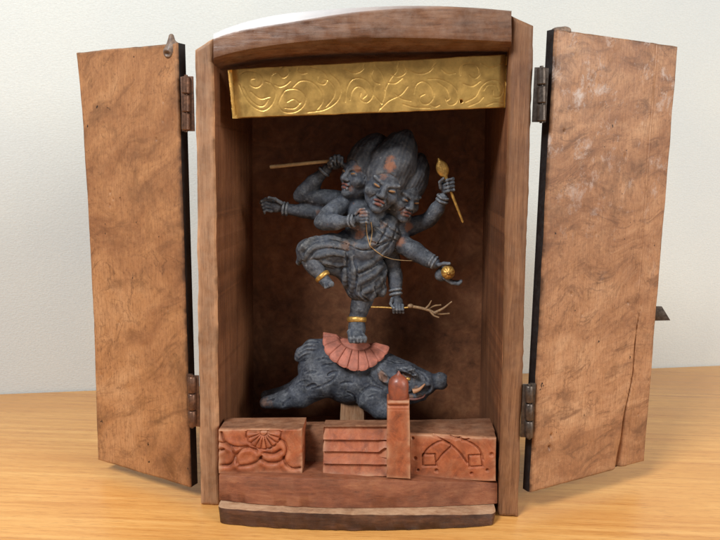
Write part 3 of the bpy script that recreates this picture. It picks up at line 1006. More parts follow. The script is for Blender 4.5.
# ------------------------------------------------------------------ doors
def door(side):
    if side < 0:
        hinge_t, hinge_b, out_t, out_b = (-10.3629, .4384, 28.1568), (-10.3629, .4384, .9325), None, None
        th, w, m = .4244, 8.3267, M['left_burl']
        zb, zt_ = .9325, 28.1568
    else:
        th, w, m = .5343, 10.1816, M['right_burl']
        zb, zt_ = 1.4357, 28.9144
    x0 = side * (9.701 + (.9614 if side < 0 else 1.0252)); y0 = .4384 if side < 0 else .3848
    d = np.array([side * math.cos(th), math.sin(th), 0]) * w
    H0 = np.array([x0, y0, 0]); O0 = H0 + d
    z = lambda v: np.array([0, 0, v])
    thick = np.array([-side * math.sin(th), math.cos(th), 0]) * .74
    if side < 0:
        TL, TR, BR, BL = O0 + z(zt_ - .02), H0 + z(zt_), H0 + z(zb), O0 + z(zb)

        def hf(X, Y, u, v):
            h = .014 * vnoise(X, Y, .2, 1) + .003 * vnoise(X, Y, .9, 2)
            for a, b, r, dd in ((.27, .32, .06, .12), (.3, .335, .05, .1), (.26, .35, .06, .1), (.78, .2, .05, .1), (.86, .12, .05, .1), (.85, .16, .05, .1), (.3, .63, .05, .12), (.83, .58, .05, .1), (.08, .77, .08, .08)):
                h -= dd * np.exp(-(((u - a) * w / r) ** 2 + ((v - b) * 27.2 / (r * 1.6)) ** 2))
            return h
    else:
        TL, TR, BR, BL = H0 + z(zt_), O0 + z(zt_ - .05), O0 + z(zb), H0 + z(zb)

        def hf(X, Y, u, v):
            h = .016 * vnoise(X, Y, .2, 5) + .003 * vnoise(X, Y, .8, 6)
            xs = .795 + .02 * v + .004 * np.sin(v * 19)                     # joint of the outer batten
            h += np.where(u > xs + .01, -.05, 0) - .03 * np.exp(-((u - xs) * w / .04) ** 2) * (np.abs(v - .35) < .5)
            cx = .845 - .1 * np.clip((v - .6) / .4, 0, 1) - .01 * np.sin(v * 31)  # long crack, wider at the foot
            cw = np.clip((v - .59) / .15, 0, 1) * .03 + np.clip((v - .82) / .16, 0, 1) * .12 + 1e-3
            h -= (.35 * np.clip((v - .58) / .1, 0, 1)) * np.exp(-((u - cx) * w / (cw + .015)) ** 2) * (v > .58)
            h -= .25 * np.exp(-(((u - .76) * w / .35) ** 2 + ((v - .985) / .05) ** 2))
            for a, b, r, dd in ((.13, .9, .09, .2), (.14, .872, .08, .18), (.33, .6, .05, .12), (.1, .2, .05, .12), (.72, .585, .06, .12), (.9, .87, .05, .1), (.6, .25, .1, .06), (.4, .42, .06, .06), (.23, .55, .05, .1)):
                h -= dd * np.exp(-(((u - a) * w / r) ** 2 + ((v - b) * 27.4 / (r * 1.5)) ** 2))
            return h
    V, Fc, Mi = panel(TL, TR, BR, BL, thick, 160, 330, hf, .16, .03, 41 + side, bow=.28 if side < 0 else 0.0)
    D = obj('door', V, Fc, [m, M['black']], cab, Mi, sharp=50, attr=EDGE[0])
    tag(D, 'plain burl wood door with a few worm holes' if side < 0 else 'scuffed burl wood door with a long crack near its outer edge')

    # pivot nub on the top corner by the hinge
    p = H0 + z(zt_) - d / w * (.5 if side < 0 else .75) + thick * .35
    p = H0 + d / w * (.55 if side < 0 else .7) + z(zt_) + thick * .2
    vol = Vol(p - 1.6, p + 1.6, .05)
    if side < 0:
        vol.cap(p + [-.1, 0, -.5], p + [.25, .1, -.2], .36, .3, .2); vol.cap(p + [.0, .1, -.1], p + [-.02, .2, .42], .3, .16, .2)
        vol.ell(p + [-.2, -.3, -.62], (.22, .2, .12), .1, 'sub')
    else:
        vol.cap(p + [-.45, .1, -.15], p + [.25, .15, -.02], .3, .2, .2); vol.cap(p + [-.3, .2, 0], p + [.1, .25, .1], .16, .14, .2)
    Vn, Fn = vol.mesh(2)
    obj('pivot_nub', Vn, Fn, M['dusty_metal'], D, sharp=0)

    # hinges: knuckles and two leaves
    for px, py0, py1 in (((186, 76, 131), (192, 376, 427)) if side < 0 else ((541.5, 67, 122), (529, 385, 438))):
        yk = -.05
        a, b = U(px, py1, yk), U(px, py0, yk)
        L = b[2] - a[2]
        parts = []
        for k in range(3):
            s0, s1 = a + (b - a) * (k / 3 + .012), a + (b - a) * ((k + 1) / 3 - .012)
            parts.append(tube([s0, s0 + (s1 - s0) * .06, s0 + (s1 - s0) * .5, s0 + (s1 - s0) * .94, s1], [.2, .25, .25, .25, .2], 16))
        parts.append(tube([a - [0, 0, .06], b + [0, 0, .06]], .1, 10))
        xm = (a[0] + b[0]) / 2
        st = side * 9.56 if side < 0 else 9.6
        lf = lambda xa, xb, ya, yb: hexa([(min(xa, xb), ya, a[2]), (max(xa, xb), ya, a[2]), (max(xa, xb), yb, a[2]), (min(xa, xb), yb, a[2]),
                                          (min(xa, xb), ya, b[2]), (max(xa, xb), ya, b[2]), (max(xa, xb), yb, b[2]), (min(xa, xb), yb, b[2])], .02, 2, .006)
        parts.append(lf(xm, xm - side * .42, .02, .16))
        parts.append(lf(xm + side * .05, xm + side * .4, .3, .42))
        V_, F_ = join(parts)
        obj('hinge', V_, F_, M['hinge'] if side < 0 else M['iron'], D, sharp=40)
    if side > 0:
        c = [U(q_[0], q_[1], O0[1] + .9) for q_ in ((644, 306), (662, 306.5), (670.5, 320.5), (644, 321))]
        t = np.array([.02, .1, 0])
        V_, F_ = hexa([c[3], c[2], c[2] + t, c[3] + t, c[0], c[1], c[1] + t, c[0] + t], .02, 0, 0)
        obj('latch', V_, F_, M['iron'], D, sharp=40)


M['dusty_metal'] = plain('worn pivot wood', srgb(132, 108, 90), .55, 0, .8, 3.0, srgb(66, 50, 42)).m
door(-1)
door(1)


# ------------------------------------------------------------------ the three-headed deity
def P(px, py, y):
    return U(px, py, y)


deity = empty('deity_statue', P(357, 343, 4.6), 'small charcoal carved deity with three heads and six arms, one leg raised', 'statue')

VS = .045
lo = np.minimum(P(255, 350, 7.5), P(255, 350, 2.0)) - .3
hi = np.maximum(P(468, 128, 7.5), P(468, 128, 2.0)) + .3
lo = np.array([lo[0], 1.6, 9.0]); hi = np.array([hi[0], 8.0, hi[2]])
B = Vol(lo, hi, VS)


def L(*pts):
    """limb: (px, py, depth, radius in px)"""
    return [(P(a, b, y), r * PX(y)) for a, b, y, r in pts]


# torso
B.chain(L((357, 262, 5.1, 21), (361, 246, 5.1, 20), (367, 226, 5.0, 21)), .3)
B.chain(L((347, 207, 5.3, 11), (372, 218, 5.1, 15), (399, 231, 5.3, 12)), .3)
B.chain(L((372, 220, 4.9, 11), (378, 208, 4.6, 10)), .25)
B.ell(P(356, 222, 3.7), (.62, .35, .5), .25)
# arms
B.chain(L((350, 200, 5.9, 8.5), (326, 199, 6.0, 7.2), (300, 196, 6.0, 6.2)), .15)            # raised, with the staff
B.chain(L((300, 196, 6.0, 6.3), (314, 182, 5.8, 6.2), (327, 169, 5.6, 5.0)), .12)
B.chain(L((345, 214, 6.2, 8), (316, 213, 6.3, 7), (288, 209, 6.2, 5.6)), .15)               # stretched out level
B.chain(L((343, 204, 4.8, 8.5), (331, 213, 4.2, 7.6), (321, 222, 3.7, 6.8)), .15)           # across the chest
B.chain(L((321, 222, 3.7, 6.8), (336, 222.5, 3.3, 6.6), (352, 221, 3.1, 5.2)), .12)
B.chain(L((397, 229, 5.4, 9), (410, 228, 5.6, 7.6), (428, 221, 5.4, 6.4)), .15)             # raised, with the sword
B.chain(L((428, 221, 5.4, 6.4), (437, 210, 5.0, 6), (443, 198, 4.7, 5)), .12)
B.chain(L((394, 241, 5.0, 8.5), (414, 250, 4.4, 7.6), (435, 263, 3.8, 5.6)), .15)           # stretched out, with the ball
B.chain(L((388, 246, 5.4, 9), (392, 262, 5.4, 7), (394, 272, 5.2, 6.2), (396, 294, 4.8, 5)), .15)   # hanging, with the branch
# muscle on the limbs
def bulge(a, b, t, r, off=(0, 0)):
    A, Bq = P(*a), P(*b)
    c = A + (Bq - A) * t + np.array([off[0], -.08, -off[1]]) * PX(a[2])
    d = (Bq - A) * .17
    B.cap(c - d, c + d, r * PX(a[2]), r * PX(a[2]) * .9, .35)


bulge((350, 200, 5.9), (300, 196, 6.0), .5, 7.6, (0, -1)); bulge((300, 196, 6.0), (327, 169, 5.6), .35, 6.9, (-.8, 0))
bulge((345, 214, 6.2), (288, 209, 6.2), .55, 6.9, (0, -.6)); bulge((343, 204, 4.8), (321, 222, 3.7), .5, 8.3, (-1, 0)); bulge((321, 222, 3.7), (352, 221, 3.1), .33, 7.2, (0, .6))
bulge((397, 229, 5.4), (428, 221, 5.4), .6, 7.6, (0, -.8)); bulge((428, 221, 5.4), (443, 198, 4.7), .35, 6.9, (1, 0)); bulge((394, 241, 5.0), (435, 263, 3.8), .3, 8.8, (.6, -.8)); bulge((394, 241, 5.0), (435, 263, 3.8), .68, 7.4, (0, .8))
bulge((388, 246, 5.4), (394, 272, 5.2), .5, 7.8, (.8, 0)); bulge((394, 272, 5.2), (396, 294, 4.8), .35, 6.7, (.7, 0)); bulge((307, 252, 3.4), (322, 277, 3.2), .45, 9.4, (-1, .5)); bulge((363, 298, 4.9), (357, 318, 4.7), .3, 10.2, (-.6, 0))
# legs
B.chain(L((352, 255, 4.9, 17), (330, 250, 4.1, 15), (309, 250, 3.4, 11)), .25)
B.chain(L((307, 252, 3.4, 10), (313, 264, 3.3, 8.6), (322, 277, 3.2, 6.2)), .15)
B.chain(L((322, 277, 3.2, 6.2), (327, 283, 3.0, 5.4), (331, 284, 2.6, 3.4)), .12)            # hanging foot
for k in range(4):
    B.chain(L((325 + k * 2.2, 283.5, 2.7, 2.0), (325.5 + k * 2.3, 287.5 - k * .8, 2.55, 1.5)), .05)
B.chain(L((361, 276, 5.0, 13), (363, 298, 4.9, 10.5), (357, 318, 4.7, 8)), .2)
B.chain(L((357, 318, 4.7, 8), (357, 328, 4.5, 8.5), (357, 336, 3.9, 8)), .15)                # standing foot
for k in range(5):
    x = 350.5 + k * 3.5
    B.chain(L((355 + (k - 2) * 2.6, 332, 3.9, 3), (x, 338.5, 3.35, 2.6), (x + .2, 341.5, 3.3, 2.0)), .05)


# hands
def finger(pts, r=1.75):
    B.chain([(P(*p), r * PX(p[2]) * (1 - .12 * i)) for i, p in enumerate(pts)], .05)


def palm(px, py, y, rx, ry, rz, rot=0.0):
    c, s = math.cos(rot), math.sin(rot)
    R = np.array([[c, 0, -s], [0, 1, 0], [s, 0, c]])
    k = PX(y)
    B.ell(P(px, py, y), (rx * k, ry * k, rz * k), .12, R=R)


# staff hand: fist at (337,162)
palm(336, 163, 5.5, 7, 5.5, 6, .7)
for k, (x, y) in enumerate(((331.5, 158), (335, 156.3), (338.8, 156), (342, 157.6))):
    finger([(x, y, 5.5), (x - .6, y - 1.2 + 2, 5.0), (x - .3, y + 5.5, 4.85), (x + .6, y + 8.5, 5.1)], 2.1)
finger([(330, 168, 5.4), (329, 163.5, 5.0), (332.5, 160.5, 4.8)], 1.9)
# level hand: palm with fingers pointing left, slightly drooping
palm(276, 206, 6.15, 9, 4.6, 6.4, -.12)
for k in range(4):
    v = 200.5 + k * 3.4
    finger([(271, v, 6.0), (265.5, v - 1.2 + k * .2, 5.9), (261.5 + k * .9, v + .8, 5.85), (260.5 + k * 1.3, v + 2.6, 6.0)], 2.0)
finger([(281, 203, 5.8), (275, 198.8, 5.6), (269, 197.6, 5.6)], 2.0)
# chest hand: fist at (363,216)
palm(361, 218, 3.0, 6.6, 5, 6.2, .2)
for k in range(4):
    v = 212.6 + k * 3.3
    finger([(361, v, 2.75), (366.5, v - .5, 2.7), (368.6, v + .6, 2.95), (365.8, v + 1.4, 3.1)], 1.85)
finger([(356, 213.5, 2.8), (360, 209.4, 2.75), (364.5, 208.8, 2.85)], 1.8)
# sword hand: fist at (447,183)
palm(446, 186, 4.6, 6, 5, 7, -.25)
for k in range(4):
    v = 178.5 + k * 3.6
    finger([(452.5, v + 1, 4.7), (452.8 + .3 * k, v + .6, 4.3), (447.5 + .3 * k, v + 1.6, 4.1), (443.6 + .4 * k, v + 2.8, 4.35)], 1.95)
finger([(440.6, 188, 4.4), (439.8, 182, 4.2), (443.5, 178.5, 4.05)], 1.9)
# ball hand: open palm turned up, fingers running out below the ball
palm(443.5, 273.5, 3.95, 9.5, 6, 7.6, .6)
for k in range(4):
    y = 3.95 - .22 * k
    finger([(445, 278, y), (450.5 + k * .5, 281.6 + k * .5, y), (456 + k * .8, 282.6 + k * .4, y - .05), (461, 281.2 + k * .3, y - .08)], 2.5)
finger([(439, 265, 3.4), (444, 263.4, 3.15), (449.5, 263.6, 3.0)], 2.1)
# branch hand, hanging down round the twig
palm(397.5, 303, 4.7, 6, 4.6, 7, .1)
for k in range(4):
    x = 393.5 + k * 3.0
    finger([(x, 305, 4.45), (x + .3, 309.5, 4.25), (x + .5, 312.6, 4.4), (x + .2, 311.5, 4.75)], 1.75)
finger([(392, 299, 4.5), (390.6, 304, 4.3), (393.5, 308, 4.15)], 1.7)


# heads
def frame(roll, yaw, nod=0.0):
    """columns: right, back, up of a head"""
    A = Matrix.Rotation(math.radians(roll), 3, 'Y') @ Matrix.Rotation(math.radians(yaw), 3, 'Z') @ Matrix.Rotation(math.radians(nod), 3, 'X')
    return np.array(A)


HEADS = []


def head(px, py, y, R, s):
    C = P(px, py, y)
    HEADS.append((C, R, s))
    w = lambda x, b, z: C + R @ (np.array([x, b, z]) * s)
    B.ell(w(0, .05, .18), np.array([1.02, 1.1, 1.2]) * s, .2, R=R)           # skull
    B.ell(w(0, -.18, -.55), np.array([.8, .82, .85]) * s, .3, R=R)           # jaw
    B.ell(w(0, -.78, -1.12), np.array([.34, .28, .26]) * s, .22, R=R)        # chin
    for q in (-1, 1):
        B.ell(w(q * .55, -.62, -.32), np.array([.36, .34, .34]) * s, .2, R=R)      # cheek
        B.cap(w(q * .16, -1.0, .28), w(q * .7, -.8, .44), .095 * s, .07 * s, .16)  # brow
        B.ell(w(q * .42, -1.04, .08), np.array([.27, .2, .15]) * s, .08, 'sub', R=R)   # eye socket
        B.ell(w(q * .42, -.86, .07), np.array([.25, .16, .14]) * s, .05, R=R)        # eyeball
        B.ell(w(q * 1.02, .12, -.05), np.array([.13, .26, .4]) * s, .08, R=R)          # ear
        B.ell(w(q * 1.1, .06, -.02), np.array([.07, .14, .24]) * s, .05, 'sub', R=R)
        B.ell(w(q * .17, -1.08, -.36), np.array([.13, .12, .1]) * s, .07, R=R)         # nostril wing
        B.cap(w(q * .3, -.98, -.42), w(q * .52, -.78, -.78), .035 * s, .03 * s, .06, 'sub')
    B.cap(w(0, -.98, .3), w(0, -1.2, -.28), .11 * s, .17 * s, .12)           # nose
    B.cap(w(-.3, -.98, -.72), w(.3, -.98, -.72), .05 * s, .05 * s, .05, 'sub')  # mouth line
    B.cap(w(-.24, -.96, -.62), w(.24, -.96, -.62), .1 * s, .1 * s, .08)
    B.cap(w(-.2, -.96, -.84), w(.2, -.96, -.84), .11 * s, .11 * s, .08)


R0 = frame(21, 6, 8)
RL = frame(14, -48, 2)
RR = frame(16, 34, 6)
head(383.5, 186, 4.0, R0, 1.17)
head(361, 176, 5.0, RL, 1.1)
head(403, 198, 4.65, RR, 1.02)
B.chain(L((357, 192, 5.3, 9), (362, 206, 5.2, 10)), .2)
B.chain(L((402, 216, 5.0, 9), (396, 228, 5.2, 10)), .2)


def surf(v, dst, ps, r):
    """capsules laid along the carved surface through photo pixels"""
    H = [v.hit(a, b) for a, b in smooth_line(ps, 10)]
    H = [h for h in H if h is not None]
    for a, b in zip(H[:-1], H[1:]):
        if np.linalg.norm(a - b) < .9:
            yield a, b


# garment: skirt, knee drape and the scarf over the shoulder
G = Vol(np.array([-4.9, 1.6, 11.0]), np.array([3.0, 7.6, 19.8]), VS)
G.chain(L((354, 249, 5.1, 22), (361, 270, 4.95, 23), (363, 284, 4.9, 19)), .3)
G.chain(L((352, 272, 4.9, 13), (351, 287, 4.7, 5)), .25)
G.chain(L((374, 272, 4.9, 14), (380, 292, 4.7, 5)), .25)
G.chain(L((363, 282, 4.5, 14), (366, 294, 4.3, 6)), .25)
G.chain(L((353, 252, 4.9, 19), (330, 250.5, 4.1, 16.5), (309, 251.5, 3.4, 13.5)), .25)
G.chain(L((306, 255, 3.4, 9), (300, 262, 3.6, 4)), .2)
G.chain(L((318, 262, 3.7, 8), (342, 270, 4.4, 9)), .25)
G.ell(P(309, 270, 3.1), (.75, 1.1, .62), .15, 'sub')                # opening under the knee
G.chain(L((383, 222, 4.6, 9), (391, 234, 4.5, 9), (383, 246, 4.4, 11), (366, 252, 4.3, 13)), .25)
G.chain(L((392, 221, 4.5, 8), (378, 236, 4.15, 10), (362, 250, 4.1, 12)), .25)
G.chain(L((347, 244, 4.6, 11), (366, 250, 4.1, 10), (384, 244, 4.4, 9)), .2)
folds = [[(344, 241), (328, 237.5), (311, 240), (300, 250)], [(345, 248), (328, 245), (312, 248), (304, 259)],
         [(345, 256), (330, 253.5), (316, 257)], [(345, 264), (334, 265), (323, 262)],
         [(343, 250), (345, 268), (345, 287)], [(351, 254), (354, 270), (352, 290)],
         [(384, 251), (371, 263), (356, 271)], [(386, 261), (373, 275), (358, 283)], [(386, 271), (378, 284), (364, 292)],
         [(372, 284), (374, 293), (371, 299)], [(381, 278), (384, 288), (382, 297)], [(358, 284), (358, 292), (364, 297)],
         [(376, 218), (386, 226), (396, 231)], [(372, 225), (382, 233), (394, 238)], [(386, 221), (378, 236), (367, 247)],
         [(393, 226), (388, 239), (378, 251)], [(344, 241), (358, 247), (374, 244), (390, 234)], [(366, 238), (376, 240.5), (388, 238)]]
strokes = [list(surf(G, None, f, 0)) for f in folds]
for i, st in enumerate(strokes):
    for a, b in st:
        G.cap(a + [0, .03, 0], b + [0, .03, 0], .12, .12, .18)
grooves = [[(x + 3.0, y + 3.2) for x, y in f] for f in folds]
for f in grooves:
    for a, b in list(surf(G, None, f, 0)):
        G.cap(a + [0, -.0, 0], b + [0, -.0, 0], .055, .055, .07, 'sub')

# hair of each head: tall flame-shaped mass combed up with carved strands
HAIR = []


def hair(C, R, s, tip, base_r, lift):
    w = lambda x, b, z: C + R @ (np.array([x, b, z]) * s)
    T = np.array(tip)
    a = w(0, .3, .55)
    pts = [a, a + (T - a) * .3, a + (T - a) * .68, T]
    lo_ = np.minimum.reduce(pts) - base_r * 1.9; hi_ = np.maximum.reduce(pts) + base_r * 1.7
    v = Vol(lo_, hi_, .042)
    ax = (T - a) / np.linalg.norm(T - a)
    e1 = np.cross(ax, [0, 1, 0]); e1 /= np.linalg.norm(e1); e2 = np.cross(ax, e1)

    def mod(X, Y, Z, t):
        x = (X - a[0]) * e1[0] + (Y - a[1]) * e1[1] + (Z - a[2]) * e1[2]
        y = (X - a[0]) * e2[0] + (Y - a[1]) * e2[1] + (Z - a[2]) * e2[2]
        z = (X - a[0]) * ax[0] + (Y - a[1]) * ax[1] + (Z - a[2]) * ax[2]
        an = np.arctan2(y, x)
        return .008 * np.sin(an * 27 + 2.2 * np.sin(z * 1.3 + an * 3) + z * .5) + .024 * np.sin(an * 9 + 1.3 * np.sin(z * 1.4 + an) - z * .9)
    rr = [base_r, base_r * 1.02, base_r * .76, base_r * .32]
    for i in range(3):
        v.cap(pts[i], pts[i + 1], rr[i], rr[i + 1], .25, 'add', mod)
    if lift:
        v.cap(w(.5, .35, .5), w(.75, .65, -.75), base_r * .55, base_r * .36, .3, 'add', mod)
        v.cap(w(-.5, .35, .5), w(-.7, .65, -.5), base_r * .5, base_r * .3, .3, 'add', mod)
    # cut free of the face
    v.ell(w(0, -1.15, -.35), np.array([1.0, .75, 1.25]) * s, .15, 'sub', R=R)
    v.ell(w(0, -1.55, .35), np.array([1.1, .75, .6]) * s, .15, 'sub', R=R)
    HAIR.append(v)
    return v


hair(*HEADS[0], tip=P(406, 137, 5.1), base_r=1.46, lift=1)
hair(*HEADS[1], tip=P(379, 141, 6.0), base_r=1.38, lift=1)
hair(*HEADS[2], tip=P(420, 159, 5.9), base_r=1.22, lift=1)


# worn, rust-brown places: on the carving itself, wherever it was rubbed
def wear_or_glare(V, spots):
    w = np.zeros(len(V))
    for p, r, k in spots:
        if p is None:
            continue
        d = np.linalg.norm(V - p, axis=1)
        w = np.maximum(w, k * np.clip(1.3 - d / r, 0, 1))
    return w


B.rough(((.022, 1.7), (.014, 4.5)), 3)
V, Fc = B.mesh(1)
spots = [(B.hit(*q[:2]), q[2], q[3]) for q in ((357, 168, .45, .9), (377, 203, .4, .5), (403, 212, .4, .7), (351, 188, .4, .6), (408, 227, .45, .9), (400, 241, .5, .9),
                                               (362, 212, .5, .7), (318, 213, .4, .6), (352, 205, .5, .4), (383, 176, .5, .6), (360, 236, .7, .7), (326, 225, .4, .4), (355, 228, .6, .6))]
body = obj('body', V, Fc, M['statue'], deity, sharp=0, attr=wear_or_glare(V, spots))
G.rough(((.03, 1.7), (.018, 4.5)), 5)
V, Fc = G.mesh(1)
spots = [(G.hit(*q[:2]), q[2], q[3]) for q in ((346, 246, .6, .7), (352, 244, .6, .5), (383, 226, .5, .6), (330, 246, .7, .35), (374, 244, .5, .5))]
obj('garment', V, Fc, M['cloth_m'], deity, sharp=0, attr=wear_or_glare(V, spots))
for i, v in enumerate(HAIR):
    v.rough(((.035, 1.6), (.02, 4)), 20 + i)
    V, Fc = v.mesh(1)
    sp = [(v.hit(390, 166), .5, .95), (v.hit(391, 158), .4, .75), (v.hit(401, 150), .4, .35)] if i == 0 else [(v.hit(352, 169), .4, .6)] if i == 1 else [(v.hit(412, 190), .4, .4)]
    obj('hair', V, Fc, M['hair'], deity, sharp=0, attr=wear_or_glare(V, sp))

# painted eyes and lips
for (C, R, s), eyes in zip(HEADS, ((-1, 1), (-1, 1), (-1, 1))):
    w = lambda x, b, z: C + R @ (np.array([x, b, z]) * s)
    for q in eyes:
        tilt = np.array(Matrix.Rotation(q * -.22, 3, 'Y'))
        V_, F_ = ellip(w(q * .42, -.945, .07), np.array([.2, .1, .065]) * s, 16, 10, R @ tilt)
        obj('eye', V_, F_, M['eye'], body, sharp=0)
    up = join([ellip(w(q * .13, -1.03, -.63), np.array([.19, .07, .075]) * s, 14, 8, R @ np.array(Matrix.Rotation(q * .25, 3, 'Y'))) for q in (-1, 1)] +
              [ellip(w(0, -1.03, -.83), np.array([.23, .07, .085]) * s, 14, 8, R)])
    obj('lips', up[0], up[1], M['lip'], body, sharp=0)

# bracelets and anklets
dark_ring = M['statue']


def bangle(name, px, py, y, axpx, Rpx, rpx, mat, sq=1.0):
    a = P(px, py, y); b = P(px + axpx[0], py + axpx[1], y + axpx[2])
    V_, F_ = ring(a, b - a, Rpx * PX(y), rpx * PX(y), 36, 10, sq)
    obj(name, V_, F_, mat, deity, sharp=0)


for (px, py, y, ax, R_) in ((287, 209, 6.2, (-10, -1.2, 0), 6.0), (283.6, 208.6, 6.2, (-10, -1.2, 0), 6.0), (350, 221, 3.12, (10, -1, -.2), 5.6), (353.3, 220.7, 3.08, (10, -1, -.2), 5.6),
                            (324, 171.6, 5.65, (8, -9, -.1), 5.6), (442, 200.6, 4.75, (5, -12, -.2), 5.5), (443, 197, 4.68, (5, -12, -.2), 5.4), (431.5, 261, 3.88, (10, 5.6, -.2), 6.2), (434.6, 262.7, 3.82, (10, 5.6, -.2), 6.0),
                            (395.4, 290, 4.86, (2, 12, -.2), 5.8), (395.8, 294, 4.8, (2, 12, -.2), 5.8)):
    bangle('bracelet', px, py, y, ax, R_, 1.35, dark_ring)
bangle('anklet', 322.5, 276.5, 3.2, (9, 11, -.2), 6.7, 1.7, M['gold_bit'], 1.5)
bangle('anklet', 356.8, 319.5, 4.7, (0, 12, -.2), 8.6, 1.6, M['gold_bit'], 1.9)


# cord from the fist over the robe
def cord(ps, r=.035):
    pts = []
    for a, b in smooth_line(ps, 30):
        h = [q for q in (G.hit(a, b), B.hit(a, b)) if q is not None]
        if h:
            pts.append(min(h, key=lambda q: q[1]) + [0, -.03, 0])
    pts = np.array(pts)
    for _ in range(3):
        pts[1:-1] = pts[:-2] * .25 + pts[1:-1] * .5 + pts[2:] * .25
    return tube(pts, r, 8)


V_, F_ = join([cord([(366, 222), (367, 234), (370, 246)]), cord([(371, 222), (372, 232), (370, 246)]), cord([(370, 246), (376, 251), (383, 256)])])
obj('cord', V_, F_, M['tan'], deity, sharp=0)
V_, F_ = tube(smooth_line([P(383, 256, 3.7), P(392, 259, 3.9), P(404, 260.5, 4.1), P(420, 261, 4.1), P(431, 262.5, 3.6)], 30), .022, 6)
obj('loose_thread', V_, F_, M['tan'], deity, sharp=0)

# ---------------------------------------------------------------- things the deity holds
V_, F_ = tube([P(270, 167.2, 5.2), P(271, 167, 5.2), P(300, 164, 5.2), P(330, 161, 5.2), P(341, 160, 5.2)], [.1, .13, .12, .11, .1], 10)
tag(obj('staff', V_, F_, M['tan'], None, sharp=40), 'thin pale wooden stick in the upper left hand pointing left', 'stick')


def sword():
    e = empty('ritual_wand', P(447, 184, 4.35), 'short gilt wand with leaf shaped head held in upper right fist', 'wand')
    a, b = P(445.5, 178, 4.35), P(463, 222.5, 4.25)
    V_, F_ = tube([a, a + (b - a) * .3, b - (b - a) * .03, b], [.1, .1, .085, .06], 10)
    obj('shaft', V_, F_, M['gold_bit'], e)
    h = P(442.5, 169, 4.35)
    dr = (a - b) / np.linalg.norm(a - b)
    sd = np.cross(dr, [0, 1, 0])
    V = Vol(h - 1.1, h + 1.1, .035)
    R = np.stack([sd, np.array([0, 1.0, 0]), dr], 1)
    V.ell(h, (.4, .2, .56), .05, R=R)
    V.cap(h + dr * .45, h + dr * .68, .14, .09, .12)
    V.cap(h - dr * .45, h - dr * .7, .13, .12, .1)
    for s_ in (-1, 0, 1):
        V.cap(h - dr * .4 + sd * s_ * .12 + [0, -.2, 0], h + dr * .45 + sd * s_ * .12 + [0, -.2, 0], .03, .03, .05, 'sub')
    v, f = V.mesh(1)
    obj('head', v, f, M['gold_bit'], e, sharp=0)


sword()


def jewel():
    c = P(448, 272.3, 3.15); r = .44
    V = Vol(c - .7, c + .7, .03)
    V.ell(c, (r, r * .9, r), .05)
    V.cap(c + [0, -r * .85, 0], c + [0, -r * 1.0, 0], .1, .08, .06)
    for k in range(8):
        an = k * math.pi / 4 + .2
        V.cap(c + np.array([.16 * math.cos(an), -r * .92, .16 * math.sin(an)]), c + np.array([.4 * math.cos(an), -r * .45, .4 * math.sin(an)]), .03, .035, .04, 'sub')
    v, f = V.mesh(1)
    tag(obj('jewel', v, f, M['gold_bit'], None, sharp=0), 'small round gilt jewel resting in the open lower right palm', 'jewel')


jewel()


def branch():
    e = empty('branch', P(398, 308, 4.5), 'little forked twig on a gilt wire held in the lowest hand', 'branch')
    V_, F_ = tube(smooth_line([P(371, 307, 4.5), P(385, 307.4, 4.45), P(398, 308.3, 4.4), P(411, 307, 4.4)], 20), .055, 8)
    obj('wire', V_, F_, M['gold_bit'], e)
    parts = [tube(smooth_line([P(408, 306, 4.4), P(418, 307.5, 4.4), P(428, 310, 4.35), P(436, 313.5, 4.3)], 16), np.linspace(.1, .09, 16), 8),
             ellip(P(410.5, 306, 4.4), (.2, .17, .15)),
             tube(smooth_line([P(425, 309.5, 4.35), P(429, 305, 4.3), P(431.5, 300.5, 4.25)], 10), np.linspace(.085, .035, 11), 8),
             tube(smooth_line([P(427, 309.5, 4.4), P(434, 306, 4.5), P(441, 305, 4.6)], 10), np.linspace(.08, .045, 11), 8),
             tube(smooth_line([P(434, 313, 4.3), P(443, 308.5, 4.25), P(452, 301.5, 4.2)], 10), np.linspace(.1, .045, 11), 8),
             tube(smooth_line([P(434, 312.5, 4.3), P(441, 314, 4.4), P(449.5, 313.5, 4.5)], 10), np.linspace(.09, .05, 11), 8),
             tube(smooth_line([P(430, 311, 4.3), P(434, 315.5, 4.2), P(439, 317.5, 4.15)], 10), np.linspace(.08, .045, 11), 8)]
    parts = [(v, f) for v, f in parts]
    V_, F_ = join(parts)
    obj('twig', V_, F_, plain('dry brown twig', srgb(150, 118, 82), .65, 0, .6, 4.0, srgb(86, 66, 50)).m, e)


branch()

# ------------------------------------------------------------------ the boar
boar = empty('boar_statue', P(352, 420, 5.3), 'dark slate carved wild boar running right under the deity', 'statue')
W = Vol(np.array([-8.0, 1.6, 3.0]), np.array([6.6, 9.2, 10.6]), .05)
W.chain(L((323, 368, 5.7, 26), (350, 376, 5.7, 28), (378, 378, 5.5, 27.5)), .4)
W.chain(L((378, 378, 5.5, 27.5), (401, 383, 5.0, 23), (417, 384, 4.7, 16.5), (427, 383, 4.6, 11)), .35)
W.chain(L((430, 382, 4.6, 8), (436, 381.5, 4.55, 8), (440, 381, 4.5, 9.3)), .07)
W.ell(P(448.5, 381, 4.4), (.14, .5, .3), .08, 'sub'); W.cap(P(434, 375, 4.0), P(435, 386, 4.0), .05, .05, .08, 'sub')
W.chain(L((318, 380, 4.8, 21), (300, 395, 4.6, 13), (284, 400, 4.6, 9), (266, 402.5, 4.6, 6.6)), .3)       # near hind leg
W.chain(L((310, 384, 6.9, 16), (290, 393, 7.0, 9), (266, 396, 7.0, 5.5)), .25)                              # far hind leg
W.chain(L((274, 399.5, 4.2, 1.2), (262, 402, 4.2, 1.2)), .05, 'sub')
